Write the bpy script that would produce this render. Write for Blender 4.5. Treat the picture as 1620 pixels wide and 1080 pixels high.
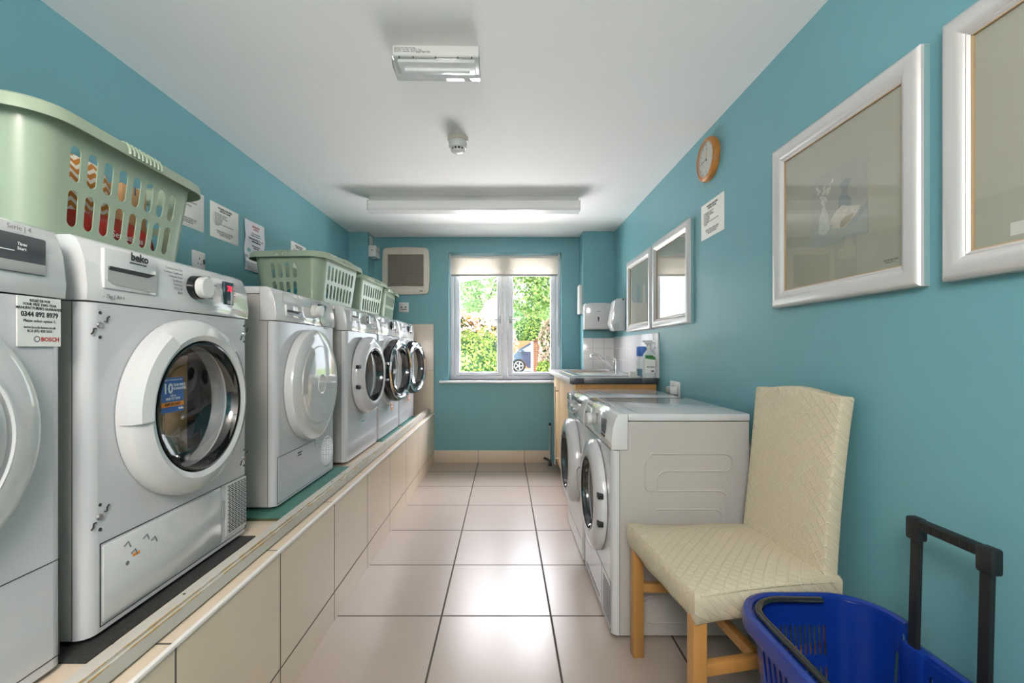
import bpy, bmesh, math, random
from mathutils import Vector, Matrix
R = math.radians
random.seed(7)
S = bpy.context.scene
for o in list(bpy.data.objects): bpy.data.objects.remove(o)
COL = S.collection

# ------------------------------------------------------------------ camera
CZ = 1.095
cam = bpy.data.cameras.new('camera'); co = bpy.data.objects.new('camera', cam); COL.objects.link(co)
co.location = (0, 0, CZ); co.rotation_euler = (R(90), 0, 0)
cam.sensor_width = 36; cam.lens = 730 / 1620 * 36
cam.shift_x = 11 / 1620; cam.shift_y = 13 / 1620
cam.clip_start = 0.02; cam.clip_end = 300
S.camera = co
# ------------------------------------------------------------------ view, sky, sun, daylight
S.view_settings.view_transform = 'Standard'; S.view_settings.look = 'None'
S.view_settings.gamma = 1; S.view_settings.use_curve_mapping = False
S.view_settings.exposure = 1.38
S.cycles.max_bounces = 10; S.cycles.diffuse_bounces = 5; S.cycles.glossy_bounces = 5
S.cycles.transparent_max_bounces = 16; S.cycles.sample_clamp_indirect = 4
S.cycles.caustics_reflective = False; S.cycles.caustics_refractive = False
w = bpy.data.worlds.new('sky'); S.world = w; w.use_nodes = True
bg = w.node_tree.nodes['Background']; bg.inputs[0].default_value = (.86, .93, 1, 1); bg.inputs[1].default_value = 1.5
def light(name, kind, loc, rot, energy, color, size=None, sy=None):
    l = bpy.data.lights.new(name, kind); l.energy = energy; l.color = color
    if kind == 'AREA':
        l.shape = 'RECTANGLE'; l.size = size; l.size_y = sy or size
    if kind == 'SUN': l.angle = R(1)
    o = bpy.data.objects.new(name, l); COL.objects.link(o); o.location = loc; o.rotation_euler = rot
    return o
light('sun', 'SUN', (0, 0, 20), (R(48), 0, R(-25)), 2.7, (1, .96, .9))
# area lights added out of view to boost the daylight, one high, one low
light('daylight_fill_high', 'AREA', (0, 6.6, 3.4), (R(-58), 0, 0), 980, (.97, .93, 1), 9, 2.0)
light('daylight_fill_low', 'AREA', (0, 7.0, .06), (R(-116), 0, 0), 700, (1, .93, .97), 7.0, 1.2)
# fill lamp added behind the camera, no fitting modelled there
_l = light('fill_lamp_behind', 'POINT', (-.2, -.7, 1.9), (0, 0, 0), 48, (1, .89, .82)); _l.data.shadow_soft_size = .3


# ------------------------------------------------------------------ helpers
def lin(c):
    if isinstance(c, str):
        c = [int(c[i:i+2], 16) / 255 for i in (0, 2, 4)]
    return tuple((x / 12.92 if x <= .04045 else ((x + .055) / 1.055) ** 2.4) for x in c) + (1,)
MATS = {}
def mat(name, color='ffffff', rough=.5, metal=0, noise=0, nscale=8, bump=0, bscale=40, coat=0, emit=None, estr=0, spec=None, trans=0, stretch=None):
    if name in MATS: return MATS[name]
    m = bpy.data.materials.new(name); m.use_nodes = True; nt = m.node_tree; N = nt.nodes; L = nt.links
    p = N['Principled BSDF']; c = lin(color)
    p.inputs['Base Color'].default_value = c; p.inputs['Roughness'].default_value = rough; p.inputs['Metallic'].default_value = metal
    if coat: p.inputs['Coat Weight'].default_value = coat; p.inputs['Coat Roughness'].default_value = .05
    if spec is not None: p.inputs['Specular IOR Level'].default_value = spec
    if trans: p.inputs['Transmission Weight'].default_value = trans
    if emit: p.inputs['Emission Color'].default_value = lin(emit); p.inputs['Emission Strength'].default_value = estr
    if noise or bump:
        tc = N.new('ShaderNodeTexCoord'); mp = N.new('ShaderNodeMapping'); L.new(tc.outputs['Object'], mp.inputs[0])
        if stretch: mp.inputs['Scale'].default_value = stretch
    if noise:
        n = N.new('ShaderNodeTexNoise'); n.inputs['Scale'].default_value = nscale; n.inputs['Detail'].default_value = 4
        L.new(mp.outputs[0], n.inputs['Vector'])
        r = N.new('ShaderNodeValToRGB'); r.color_ramp.elements[0].position = .3; r.color_ramp.elements[1].position = .7
        r.color_ramp.elements[0].color = tuple(x * (1 - noise) for x in c[:3]) + (1,)
        r.color_ramp.elements[1].color = tuple(min(1, x * (1 + noise)) for x in c[:3]) + (1,)
        L.new(n.outputs[0], r.inputs[0]); L.new(r.outputs[0], p.inputs['Base Color'])
    if bump:
        n = N.new('ShaderNodeTexNoise'); n.inputs['Scale'].default_value = bscale; n.inputs['Detail'].default_value = 3
        L.new(mp.outputs[0], n.inputs['Vector'])
        b = N.new('ShaderNodeBump'); b.inputs['Strength'].default_value = bump; b.inputs['Distance'].default_value = .002
        L.new(n.outputs[0], b.inputs['Height']); L.new(b.outputs[0], p.inputs['Normal'])
    MATS[name] = m; return m
class NG:
    """small node-graph writer"""
    def __init__(s, name, rough=.5, metal=0):
        s.m = bpy.data.materials.new(name); s.m.use_nodes = True; s.nt = s.m.node_tree
        s.p = s.nt.nodes['Principled BSDF']; s.p.inputs['Roughness'].default_value = rough; s.p.inputs['Metallic'].default_value = metal
        MATS[name] = s.m
    def n(s, t, **k):
        x = s.nt.nodes.new(t)
        for a, b in k.items(): setattr(x, a, b)
        return x
    def put(s, sock, v):
        if hasattr(v, 'is_output') or isinstance(v, bpy.types.NodeSocket): s.nt.links.new(v, sock)
        else: sock.default_value = v
    def math(s, op, a, b=0, c=0):
        x = s.n('ShaderNodeMath', operation=op); s.put(x.inputs[0], a); s.put(x.inputs[1], b); s.put(x.inputs[2], c); return x.outputs[0]
    def xyz(s):
        t = s.n('ShaderNodeTexCoord'); q = s.n('ShaderNodeSeparateXYZ'); s.nt.links.new(t.outputs['Object'], q.inputs[0]); s.tc = t.outputs['Object']; return q.outputs
    def mix(s, f, a, b):
        x = s.n('ShaderNodeMix', data_type='RGBA'); s.put(x.inputs[0], f); s.put(x.inputs[6], a); s.put(x.inputs[7], b); return x.outputs[2]
    def noise(s, scale, detail=3, vec=None):
        x = s.n('ShaderNodeTexNoise'); x.inputs['Scale'].default_value = scale; x.inputs['Detail'].default_value = detail
        s.nt.links.new(vec or s.tc, x.inputs['Vector']); return x.outputs[0]
    def bump(s, h, strength=.5, dist=.002):
        b = s.n('ShaderNodeBump'); b.inputs['Strength'].default_value = strength; b.inputs['Distance'].default_value = dist
        s.nt.links.new(h, b.inputs['Height']); s.nt.links.new(b.outputs[0], s.p.inputs['Normal'])
def tile_mat(name, ax, off, size, gap, tile, grout, rough=.3, var=.04, mott=.06):
    g = NG(name, rough); q = g.xyz(); masks = []; cells = []
    for a, o, sz in zip(ax, off, size):
        t = g.math('DIVIDE', g.math('SUBTRACT', q[a], o), sz)
        f = g.math('FRACT', t)
        d = g.math('MINIMUM', f, g.math('SUBTRACT', 1, f))
        mr = g.n('ShaderNodeMapRange'); g.put(mr.inputs[0], d); mr.inputs[1].default_value = gap / sz * .35; mr.inputs[2].default_value = gap / sz * .7
        masks.append(mr.outputs[0]); cells.append(g.math('FLOOR', t))
    mk = g.math('MINIMUM', masks[0], masks[1])
    cv = g.n('ShaderNodeCombineXYZ'); g.put(cv.inputs[0], cells[0]); g.put(cv.inputs[1], cells[1])
    wn = g.n('ShaderNodeTexWhiteNoise'); g.nt.links.new(cv.outputs[0], wn.inputs['Vector'])
    k = g.math('ADD', g.math('MULTIPLY', wn.outputs['Value'], var), g.math('MULTIPLY', g.noise(5, 6), mott * 2))
    c = lin(tile)
    lo = tuple(x * (1 - var / 2 - mott) for x in c[:3]) + (1,); hi = tuple(min(1, x * (1 + var / 2 + mott)) for x in c[:3]) + (1,)
    col = g.mix(g.math('DIVIDE', k, var + mott * 2), lo, hi)
    g.nt.links.new(g.mix(mk, lin(grout), col), g.p.inputs['Base Color'])
    g.put(g.p.inputs['Roughness'], g.math('SUBTRACT', .85, g.math('MULTIPLY', mk, .85 - rough)))
    g.bump(g.math('ADD', mk, g.math('MULTIPLY', g.noise(60, 2), .08)), .6, .0015)
    return g.m
def thin_glass(name, tint=(1, 1, 1), refl=1.0, base=0.04):
    m = bpy.data.materials.new(name); m.use_nodes = True; nt = m.node_tree; nt.nodes.clear()
    out = nt.nodes.new('ShaderNodeOutputMaterial'); mx = nt.nodes.new('ShaderNodeMixShader')
    t = nt.nodes.new('ShaderNodeBsdfTransparent'); t.inputs[0].default_value = (*tint, 1)
    gl = nt.nodes.new('ShaderNodeBsdfGlossy'); gl.inputs['Roughness'].default_value = .02
    lw = nt.nodes.new('ShaderNodeLayerWeight'); pw = nt.nodes.new('ShaderNodeMath'); pw.operation = 'POWER'; pw.inputs[1].default_value = 4
    k = nt.nodes.new('ShaderNodeMath'); k.operation = 'MULTIPLY_ADD'; k.inputs[1].default_value = .9; k.inputs[2].default_value = base * refl; k.use_clamp = True
    nt.links.new(lw.outputs['Facing'], pw.inputs[0]); nt.links.new(pw.outputs[0], k.inputs[0]); nt.links.new(k.outputs[0], mx.inputs[0])
    nt.links.new(t.outputs[0], mx.inputs[1]); nt.links.new(gl.outputs[0], mx.inputs[2]); nt.links.new(mx.outputs[0], out.inputs[0])
    MATS[name] = m; return m

def tag(o, label=None, cat=None, group=None, kind=None):
    if label: o['label'] = label
    if cat: o['category'] = cat
    if group: o['group'] = group
    if kind: o['kind'] = kind
    return o
def thing(name, label, cat, loc=(0, 0, 0), rotz=0, group=None):
    o = bpy.data.objects.new(name, None); COL.objects.link(o); o.empty_display_size = .1
    o.location = loc; o.rotation_euler = (0, 0, rotz)
    return tag(o, label, cat, group)

class B:
    def __init__(s): s.bm = bmesh.new()
    def box(s, x0, x1, y0, y1, z0, z1, bev=0, seg=2, M=None):
        t = bmesh.new(); bmesh.ops.create_cube(t, size=1)
        for v in t.verts:
            v.co = Vector(((x0 + x1) / 2 + v.co.x * (x1 - x0), (y0 + y1) / 2 + v.co.y * (y1 - y0), (z0 + z1) / 2 + v.co.z * (z1 - z0)))
        if bev: bmesh.ops.bevel(t, geom=t.edges[:], offset=bev, segments=seg, profile=.5, affect='EDGES')
        return s.add(t, M)
    def add(s, t, M=None):
        if M is not None: bmesh.ops.transform(t, matrix=M, verts=t.verts)
        me = bpy.data.meshes.new('t'); t.to_mesh(me); t.free(); s.bm.from_mesh(me); bpy.data.meshes.remove(me); return s
    def prism(s, pts, axis, a, b, bev=0, M=None):
        t = bmesh.new()
        def P(p, h):
            return {'X': (h, p[0], p[1]), 'Y': (p[0], h, p[1]), 'Z': (p[0], p[1], h)}[axis]
        A = [t.verts.new(P(p, a)) for p in pts]; C = [t.verts.new(P(p, b)) for p in pts]; n = len(pts)
        t.faces.new(A); t.faces.new(C[::-1])
        for i in range(n): t.faces.new((A[i], C[i], C[(i+1) % n], A[(i+1) % n]))
        bmesh.ops.recalc_face_normals(t, faces=t.faces[:])
        if bev: bmesh.ops.bevel(t, geom=t.edges[:], offset=bev, segments=2, profile=.5, affect='EDGES')
        return s.add(t, M)
    def lathe(s, prof, c=(0, 0, 0), axis='Y', a0=0, a1=360, n=48, closed=False, sx=1, sz=1, M=None):
        t = bmesh.new(); full = abs(a1 - a0) >= 360; rings = []
        for i in range(n if full else n + 1):
            a = R(a0 + (a1 - a0) * i / n); ca, sa = math.cos(a) * sx, math.sin(a) * sz
            ring = []
            for r, h in prof:
                p = {'Y': (r * ca, h, r * sa), 'Z': (r * ca, r * sa, h), 'X': (h, r * ca, r * sa)}[axis]
                ring.append(t.verts.new((c[0] + p[0], c[1] + p[1], c[2] + p[2])))
            rings.append(ring)
        m = len(prof)
        for i in range(len(rings) if full else len(rings) - 1):
            A, C = rings[i], rings[(i + 1) % len(rings)]
            for j in range(m if closed else m - 1):
                k = (j + 1) % m
                try: t.faces.new((A[j], A[k], C[k], C[j]))
                except ValueError: pass
        if not full and closed:
            t.faces.new(rings[0]); t.faces.new(rings[-1][::-1])
        bmesh.ops.remove_doubles(t, verts=t.verts[:], dist=1e-6)
        bmesh.ops.recalc_face_normals(t, faces=t.faces[:])
        return s.add(t, M)
    def tube(s, pts, r, n=10, flat=None, closed=False):
        t = bmesh.new(); pts = [Vector(p) for p in pts]; rings = []; up = Vector((0, 0, 1)); N = len(pts)
        for i, p in enumerate(pts):
            d = (pts[(i+1) % N] - pts[i-1]) if closed else (pts[min(i+1, N-1)] - pts[max(i-1, 0)])
            d.normalize()
            u = d.cross(up) if abs(d.z) < .95 else d.cross(Vector((1, 0, 0)))
            u.normalize(); v = u.cross(d).normalized()
            rr = r[i] if isinstance(r, (list, tuple)) else r
            fl = flat or 1
            rings.append([t.verts.new(p + (u * math.cos(k * 2 * math.pi / n) * fl + v * math.sin(k * 2 * math.pi / n)) * rr) for k in range(n)])
        for i in range(N if closed else N - 1):
            A, C = rings[i], rings[(i+1) % N]
            for k in range(n): t.faces.new((A[k], A[(k+1) % n], C[(k+1) % n], C[k]))
        if not closed: t.faces.new(rings[0][::-1]); t.faces.new(rings[-1])
        bmesh.ops.recalc_face_normals(t, faces=t.faces[:])
        return s.add(t)
    def quad(s, P, s0, s1, z0, z1, n=1, m=1):
        g = [[s.bm.verts.new(P(s0 + (s1 - s0) * i / n, z0 + (z1 - z0) * j / m)) for j in range(m + 1)] for i in range(n + 1)]
        for i in range(n):
            for j in range(m): s.bm.faces.new((g[i][j], g[i+1][j], g[i+1][j+1], g[i][j+1]))
        return s
    def cell(s, P, s0, s1, z0, z1, hs0, hs1, hz0, hz1, n=16, kind='slot'):
        """rectangle with a rounded hole: P maps (s, z) to space"""
        cs, cz = (hs0 + hs1) / 2, (hz0 + hz1) / 2; hw, hh = (hs1 - hs0) / 2, (hz1 - hz0) / 2
        inn, outr = [], []
        angs = [2 * math.pi * (k + .5) / n for k in range(n)]
        for q in ((s0, z0), (s1, z0), (s1, z1), (s0, z1)):
            angs.append(math.atan2((q[1] - cz) / hh, (q[0] - cs) / hw) % (2 * math.pi))
        angs = sorted(set(round(a, 6) for a in angs)); n = len(angs)
        for a in angs:
            c, d = math.cos(a), math.sin(a)
            if kind == 'circle': p = (cs + hw * c, cz + hh * d)
            elif kind == 'rect':
                k = 1 / max(abs(c), abs(d)); p = (cs + hw * c * k, cz + hh * d * k)
            else:
                r = min(hw, hh)
                ex, ez = hw - r, hh - r
                p = (cs + (ex if c > 0 else -ex) * (1 if ex > 1e-5 else 0) + r * c, cz + (ez if d > 0 else -ez) * (1 if ez > 1e-5 else 0) + r * d)
            dx, dz = hw * c, hh * d
            k = min(((s1 if dx > 0 else s0) - cs) / dx if abs(dx) > 1e-9 else 1e9, ((z1 if dz > 0 else z0) - cz) / dz if abs(dz) > 1e-9 else 1e9)
            inn.append(s.bm.verts.new(P(*p))); outr.append(s.bm.verts.new(P(cs + dx * k, cz + dz * k)))
        for k in range(n):
            j = (k + 1) % n
            try: s.bm.faces.new((inn[k], inn[j], outr[j], outr[k]))
            except ValueError: pass
        return s
    def done(s, name, m, parent=None, origin=None, shift=None, smooth=40, merge=False, solid=0, soff=0, bev=0):
        if merge: bmesh.ops.remove_doubles(s.bm, verts=s.bm.verts[:], dist=1e-5)
        if merge: bmesh.ops.recalc_face_normals(s.bm, faces=s.bm.faces[:])
        me = bpy.data.meshes.new(name)
        d = origin or shift
        if d: bmesh.ops.translate(s.bm, verts=s.bm.verts[:], vec=(-d[0], -d[1], -d[2]))
        s.bm.to_mesh(me); s.bm.free()
        if solid:
            q = bpy.data.objects.new('t', me); COL.objects.link(q); k = q.modifiers.new('s', 'SOLIDIFY'); k.thickness = solid; k.offset = soff
            bpy.context.view_layer.update(); m2 = bpy.data.meshes.new_from_object(q.evaluated_get(bpy.context.evaluated_depsgraph_get()))
            bpy.data.objects.remove(q); bpy.data.meshes.remove(me); me = m2; me.name = name
        me.materials.append(m if not isinstance(m, str) else MATS[m])
        if smooth:
            me.polygons.foreach_set('use_smooth', [True] * len(me.polygons)); me.set_sharp_from_angle(angle=R(smooth))
        o = bpy.data.objects.new(name, me); COL.objects.link(o)
        if parent: o.parent = parent
        if origin: o.location = origin
        return o
def text(name, body, size, o, u, v, m, parent=None, align='LEFT', sp=1.0, ext=.0002, bold=0, shear=0, xs=1):
    c = bpy.data.curves.new(name, 'FONT'); c.body = body; c.size = size; c.align_x = align; c.align_y = 'TOP'
    c.space_line = sp; c.extrude = ext; c.resolution_u = 2; c.offset = bold; c.shear = shear
    t = bpy.data.objects.new('t', c); COL.objects.link(t); bpy.context.view_layer.update()
    me = bpy.data.meshes.new_from_object(t.evaluated_get(bpy.context.evaluated_depsgraph_get()))
    bpy.data.objects.remove(t)
    u = Vector(u).normalized(); v = Vector(v).normalized(); nrm = u.cross(v)
    M = Matrix((u * xs, v, nrm)).transposed().to_4x4(); M.translation = Vector(o)
    me.transform(M); me.materials.clear(); me.materials.append(MATS[m] if isinstance(m, str) else m)
    ob = bpy.data.objects.new(name, me); COL.objects.link(ob)
    if parent: ob.parent = parent
    return ob

# ------------------------------------------------------------------ materials
mat('paint_teal', '6a9fa8', .42, noise=.03, nscale=2, bump=.12, bscale=160)
mat('ceiling_white', 'efefef', .8, noise=.01, nscale=2, bump=.05, bscale=60)
mat('appliance_white', 'c3c4c7', .14, coat=.25)
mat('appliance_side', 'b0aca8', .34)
mat('gloss_white', 'cbcccd', .08, coat=.5)
mat('satin_white', 'd0d0ce', .35)
mat('grey_plastic', 'a5a6a5', .35)
mat('dark_gap', '2b2c2c', .6)
mat('black_gloss', '101214', .1, coat=.4)
mat('black_matt', '17181a', .5)
mat('black_rubber', '2c2e2c', .8, noise=.35, nscale=120, bump=.4, bscale=200)
mat('steel', 'c9cacb', .22, metal=1)
mat('steel_drum', 'a4a6a9', .32, metal=1, bump=.3, bscale=70)
mat('chrome', 'dcdcdc', .08, metal=1)
mat('screen_dark', '1d3a42', .12)
mat('screen_grey', '4a4c50', .2)
mat('led_red', 'ff1830', .5, emit='ff1830', estr=1.3)
mat('ink', '2c2c30', .7); mat('ink_grey', '6c6d70', .7); mat('ink_red', 'b3423a', .6); mat('ink_white', 'f2f4f5', .6)
mat('paper', 'e6e5df', .7); mat('paper_cool', 'e4e3ea', .5)
mat('label_blue', '2f66ab', .4); mat('label_orange', 'e08a2c', .4); mat('label_energy', 'd9783a', .5); mat('label_clear', 'd8d9d6', .3)
mat('cardboard', 'c59a6e', .8, noise=.06, nscale=12)
mat('basket_green', '98a892', .3, coat=.15)
mat('upvc', 'e9e9f0', .2); mat('sill_white', 'efeff2', .25)
mat('frame_silver', 'cccbcb', .3, metal=.25, coat=.2); mat('frame_edge', 'b79c7a', .5); mat('frame_back', '7fa3a6', .5)
mat('mount', 'bab7a9', .8)
mat('vent_cream', 'cfc6b9', .45); mat('vent_slat', 'a0978b', .5); mat('vent_dark', '6d675f', .7)
mat('worktop', '3d3f44', .3, noise=.3, nscale=150)
mat('worktop_top', '8d8c8a', .25, noise=.1, nscale=120)
mat('oak_light', 'd9b98c', .4, noise=.1, nscale=6, stretch=(1, 1, .12))
mat('oak_panel', 'b98a52', .45, noise=.12, nscale=14, stretch=(1, 1, .06))
mat('oak_leg', 'a87a42', .35, noise=.2, nscale=12, stretch=(1, 1, .1), coat=.2)
mat('clock_wood', 'b67836', .35, noise=.2, nscale=16); mat('clock_face', 'd8d4c8', .5)
mat('rail_chip', 'b0935f', .8, noise=.2, nscale=40)
mat('mat_green', '44776c', .6, noise=.1, nscale=20)
mat('crumb', '4a5034', .9, noise=.6, nscale=300, bump=.6, bscale=200)
mat('trim_white', 'e4e1dd', .3)
mat('blue_plastic', '092c80', .25, coat=.2, noise=.05, nscale=6)
mat('bottle_clear', 'c9d1d2', .1); mat('bottle_liquid', '5f7f92', .2); mat('label_green', '3d8a4e', .5); mat('blue_pack', '3a6fb8', .35)
mat('beige_hose', '9b9a95', .5)
mat('red_pack', 'b92a1c', .3, noise=.25, nscale=14)
mat('cloth_teal', '3d8d9a', .9); mat('cloth_blue', '4456a8', .9, noise=.5, nscale=40); mat('cloth_white', 'e4e4e0', .9)
tile_mat('floor_tile', (0, 1), (.1886, 1.899), (.45, .45), .007, 'a4978c', '3d3833', .28, .03, .05)
tile_mat('plinth_tile', (1, 2), (.967, .115), (.45, .45), .006, 'd8c8b3', '5f584d', .25, .03, .05)
tile_mat('back_tile', (0, 2), (-.693, .445), (.45, .45), .003, 'cfc3b2', '9c9284', .25, .02, .04)
tile_mat('skirting_tile', (0, 2), (.1886, -1), (.45, 3), .005, 'cdbfae', '877d70', .25, .02, .04)
tile_mat('white_tile_x', (0, 2), (1.013, .908), (.1, .1), .0035, 'e6e6e8', 'bcbbbc', .12, .01, .01)
tile_mat('white_tile_y', (1, 2), (3.03, .908), (.1, .1), .0035, 'e6e6e8', 'c4c3c4', .12, .01, .01)
thin_glass('window_glass', (.97, .98, .98), .5)
thin_glass('door_glass', (.85, .85, .86), 3.0)
thin_glass('picture_glass', (.96, .97, .96), 1.6)
thin_glass('clear_plastic', (.88, .9, .9), 1.0)
def diffuser(name, col, em):
    g = NG(name, .25); g.p.inputs['Base Color'].default_value = lin(col); g.p.inputs['Emission Color'].default_value = lin('fdfdff'); g.p.inputs['Emission Strength'].default_value = em
    return g.m
diffuser('diffuser_on', 'cfcfcd', .06); diffuser('tube_on', 'e8e8e8', .02)
def rail_mat():
    g = NG('rail_paint', .6); q = g.xyz()
    mp = g.n('ShaderNodeMapping'); mp.inputs['Scale'].default_value = (1, .25, 1); g.nt.links.new(g.tc, mp.inputs[0])
    base = g.mix(g.noise(9, 4, mp.outputs[0]), lin('a5a299'), lin('cecbc3'))
    e = g.math('ADD', q[0], q[2])              # distance from the worn outer arris
    mr = g.n('ShaderNodeMapRange'); g.put(mr.inputs[0], g.math('ADD', e, g.math('MULTIPLY', g.noise(22, 3), .012))); mr.inputs[1].default_value = .0625; mr.inputs[2].default_value = .0635
    g.nt.links.new(g.mix(mr.outputs[0], base, lin('b2935d')), g.p.inputs['Base Color'])
    g.bump(g.noise(25, 4, mp.outputs[0]), .5, .002)
rail_mat()
def cover_mat():
    g = NG('chair_cover', .75); q = g.xyz()
    def ridge(e, d=.036):
        f = g.math('FRACT', g.math('DIVIDE', e, d)); a = g.math('ABSOLUTE', g.math('SUBTRACT', f, .5))
        mr = g.n('ShaderNodeMapRange'); g.put(mr.inputs[0], a); mr.inputs[1].default_value = 0; mr.inputs[2].default_value = .09; mr.inputs[3].default_value = 1; mr.inputs[4].default_value = 0; return mr.outputs[0]
    x, y, z = q[0], q[1], q[2]
    r1 = ridge(g.math('ADD', g.math('ADD', x, y), z)); r2 = ridge(g.math('ADD', g.math('SUBTRACT', x, y), z))
    r = g.math('MAXIMUM', r1, r2)
    g.nt.links.new(g.mix(g.math('MULTIPLY', r, .5), lin('c5b9a0'), lin('e6dfcc')), g.p.inputs['Base Color'])
    g.bump(g.math('ADD', r, g.math('MULTIPLY', g.noise(12, 2), .6)), .75, .0024)
cover_mat()
def blind_mat():
    g = NG('blind_fabric', .8); g.xyz()
    c = g.mix(g.noise(45, 5), lin('efeae2'), lin('d9d5cf'))
    g.nt.links.new(c, g.p.inputs['Base Color'])
    out = g.nt.nodes['Material Output']; tr = g.n('ShaderNodeBsdfTranslucent'); g.nt.links.new(c, tr.inputs[0]); mx = g.n('ShaderNodeMixShader'); mx.inputs[0].default_value = .4
    g.nt.links.new(g.p.outputs[0], mx.inputs[1]); g.nt.links.new(tr.outputs[0], mx.inputs[2]); g.nt.links.new(mx.outputs[0], out.inputs[0])
blind_mat()
def brick_mat(name, c1, c2, mortar, scale=1):
    g = NG(name, .85); q = g.xyz(); b = g.n('ShaderNodeTexBrick'); cv = g.n('ShaderNodeCombineXYZ')
    g.put(cv.inputs[0], g.math('ADD', q[0], q[1])); g.put(cv.inputs[1], q[2]); g.nt.links.new(cv.outputs[0], b.inputs['Vector'])
    b.inputs['Color1'].default_value = lin(c1); b.inputs['Color2'].default_value = lin(c2); b.inputs['Mortar'].default_value = lin(mortar)
    b.inputs['Scale'].default_value = 1 * scale; b.inputs['Brick Width'].default_value = .225; b.inputs['Row Height'].default_value = .075; b.inputs['Mortar Size'].default_value = .008
    g.nt.links.new(b.outputs[0], g.p.inputs['Base Color'])
brick_mat('brick', 'a8674c', 'b97a5c', 'b8aa98')
def zig_mat():
    g = NG('zigzag_print', .5); q = g.xyz()
    s1 = g.math('MULTIPLY', g.math('PINGPONG', g.math('MULTIPLY', q[1], 55), 1), .55)
    f = g.math('FRACT', g.math('ADD', g.math('MULTIPLY', q[2], 42), s1))
    k = g.math('GREATER_THAN', f, .45)
    g.nt.links.new(g.mix(k, lin('e6ddd0'), lin('c07a22')), g.p.inputs['Base Color'])
zig_mat()
def leaf_mat(name, a, b):
    g = NG(name, .5); g.xyz(); gi = g.n('ShaderNodeNewGeometry')
    c = g.mix(gi.outputs['Random Per Island'], lin(a), lin(b)); g.nt.links.new(c, g.p.inputs['Base Color'])
    out = g.nt.nodes['Material Output']; tr = g.n('ShaderNodeBsdfTranslucent'); g.nt.links.new(c, tr.inputs[0]); mx = g.n('ShaderNodeMixShader'); mx.inputs[0].default_value = .35
    g.nt.links.new(g.p.outputs[0], mx.inputs[1]); g.nt.links.new(tr.outputs[0], mx.inputs[2]); g.nt.links.new(mx.outputs[0], out.inputs[0])
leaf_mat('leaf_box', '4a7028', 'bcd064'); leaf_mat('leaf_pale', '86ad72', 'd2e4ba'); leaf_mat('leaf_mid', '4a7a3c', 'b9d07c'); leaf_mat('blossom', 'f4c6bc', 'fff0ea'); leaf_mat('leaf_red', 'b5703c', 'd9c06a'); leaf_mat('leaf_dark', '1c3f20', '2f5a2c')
mat('bark', '6b5a4c', .9, noise=.3, nscale=10); mat('grass', '9cb860', .9, noise=.3, nscale=12); mat('paving', 'cfc8bc', .8, noise=.08, nscale=3); mat('fence_wood', 'a8714c', .8, noise=.15, nscale=5, stretch=(6, 1, .3))
mat('car_paint', '3d475f', .12, coat=.8); mat('car_glass', '8fa6b5', .05); mat('tyre', '1c1c1d', .8); mat('render_white', 'ece6df', .8); mat('roof_brown', '8a5a48', .8)

# ------------------------------------------------------------------ setting
XL, XR, YB, YF, ZC = -1.456, 1.013, 4.49, -1.35, 2.19
WX0, WX1, WZ0, WZ1 = -.547, .55, .795, 2.038
def struct(b, name, m, parent=None, **k):
    o = b.done(name, m, parent, **k)
    if not parent: o['kind'] = 'structure'
    return o
struct(B().box(XL - .1, XR + .1, YF - .1, YB + .3, -.1, 0), 'floor', 'floor_tile')
struct(B().box(XL - .1, XR + .1, YF - .1, YB + .3, ZC, ZC + .1), 'ceiling', 'ceiling_white')
struct(B().box(XL - .1, XL, YF, YB + .3, 0, ZC), 'wall_left', 'paint_teal')
struct(B().box(XR, XR + .1, YF, YB + .3, 0, ZC), 'wall_right', 'paint_teal')
struct(B().box(XL, XR, YF - .1, YF, 0, ZC), 'wall_front', 'paint_teal')
b = B(); b.box(XL, WX0, YB, YB + .3, 0, ZC); b.box(WX1, XR, YB, YB + .3, 0, ZC); b.box(WX0, WX1, YB, YB + .3, 0, WZ0); b.box(WX0, WX1, YB, YB + .3, WZ1, ZC)
struct(b, 'wall_back', 'paint_teal')
struct(B().box(XL, -1.276, 4.30, YB, .47, ZC), 'wall_back_left_pier', 'paint_teal')
struct(B().box(.722, XR, 4.27, YB, 0, ZC), 'wall_back_right_pier', 'paint_teal')
struct(B().box(-.69, .44, YB - .01, YB, 0, .117, .001), 'baseboard_back', 'skirting_tile')
# tiled panel on the back wall over the plinth
struct(B().box(-1.275, -.693, YB - .01, YB, .479, 1.342, .001), 'trim_1', 'back_tile')
# white tiled splashbacks
struct(B().box(.722, XR - .008, 4.262, 4.27, .908, 1.203, .001), 'trim_2', 'white_tile_x')
struct(B().box(XR - .008, XR, 3.03, 4.262, .908, 1.208, .001), 'trim_3', 'white_tile_y')
# plinth
pl = struct(B().box(XL, -.69, YF, YB, 0, .479), 'wall_plinth', 'plinth_tile')
struct(B().box(-.697, -.686, YF, YB, .473, .4815, .001), 'plinth_edge_trim', 'trim_white', pl)
# door in the wall behind the camera
dr = B().box(-.75, .05, YF, YF + .045, 0, 2.0, .003).done('door_1', 'gloss_white'); dr['kind'] = 'structure'
b = B(); b.box(-.82, -.75, YF, YF + .03, 0, 2.07); b.box(.05, .12, YF, YF + .03, 0, 2.07); b.box(-.82, .12, YF, YF + .03, 2.0, 2.07)
struct(b, 'trim_4', 'satin_white')
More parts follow.
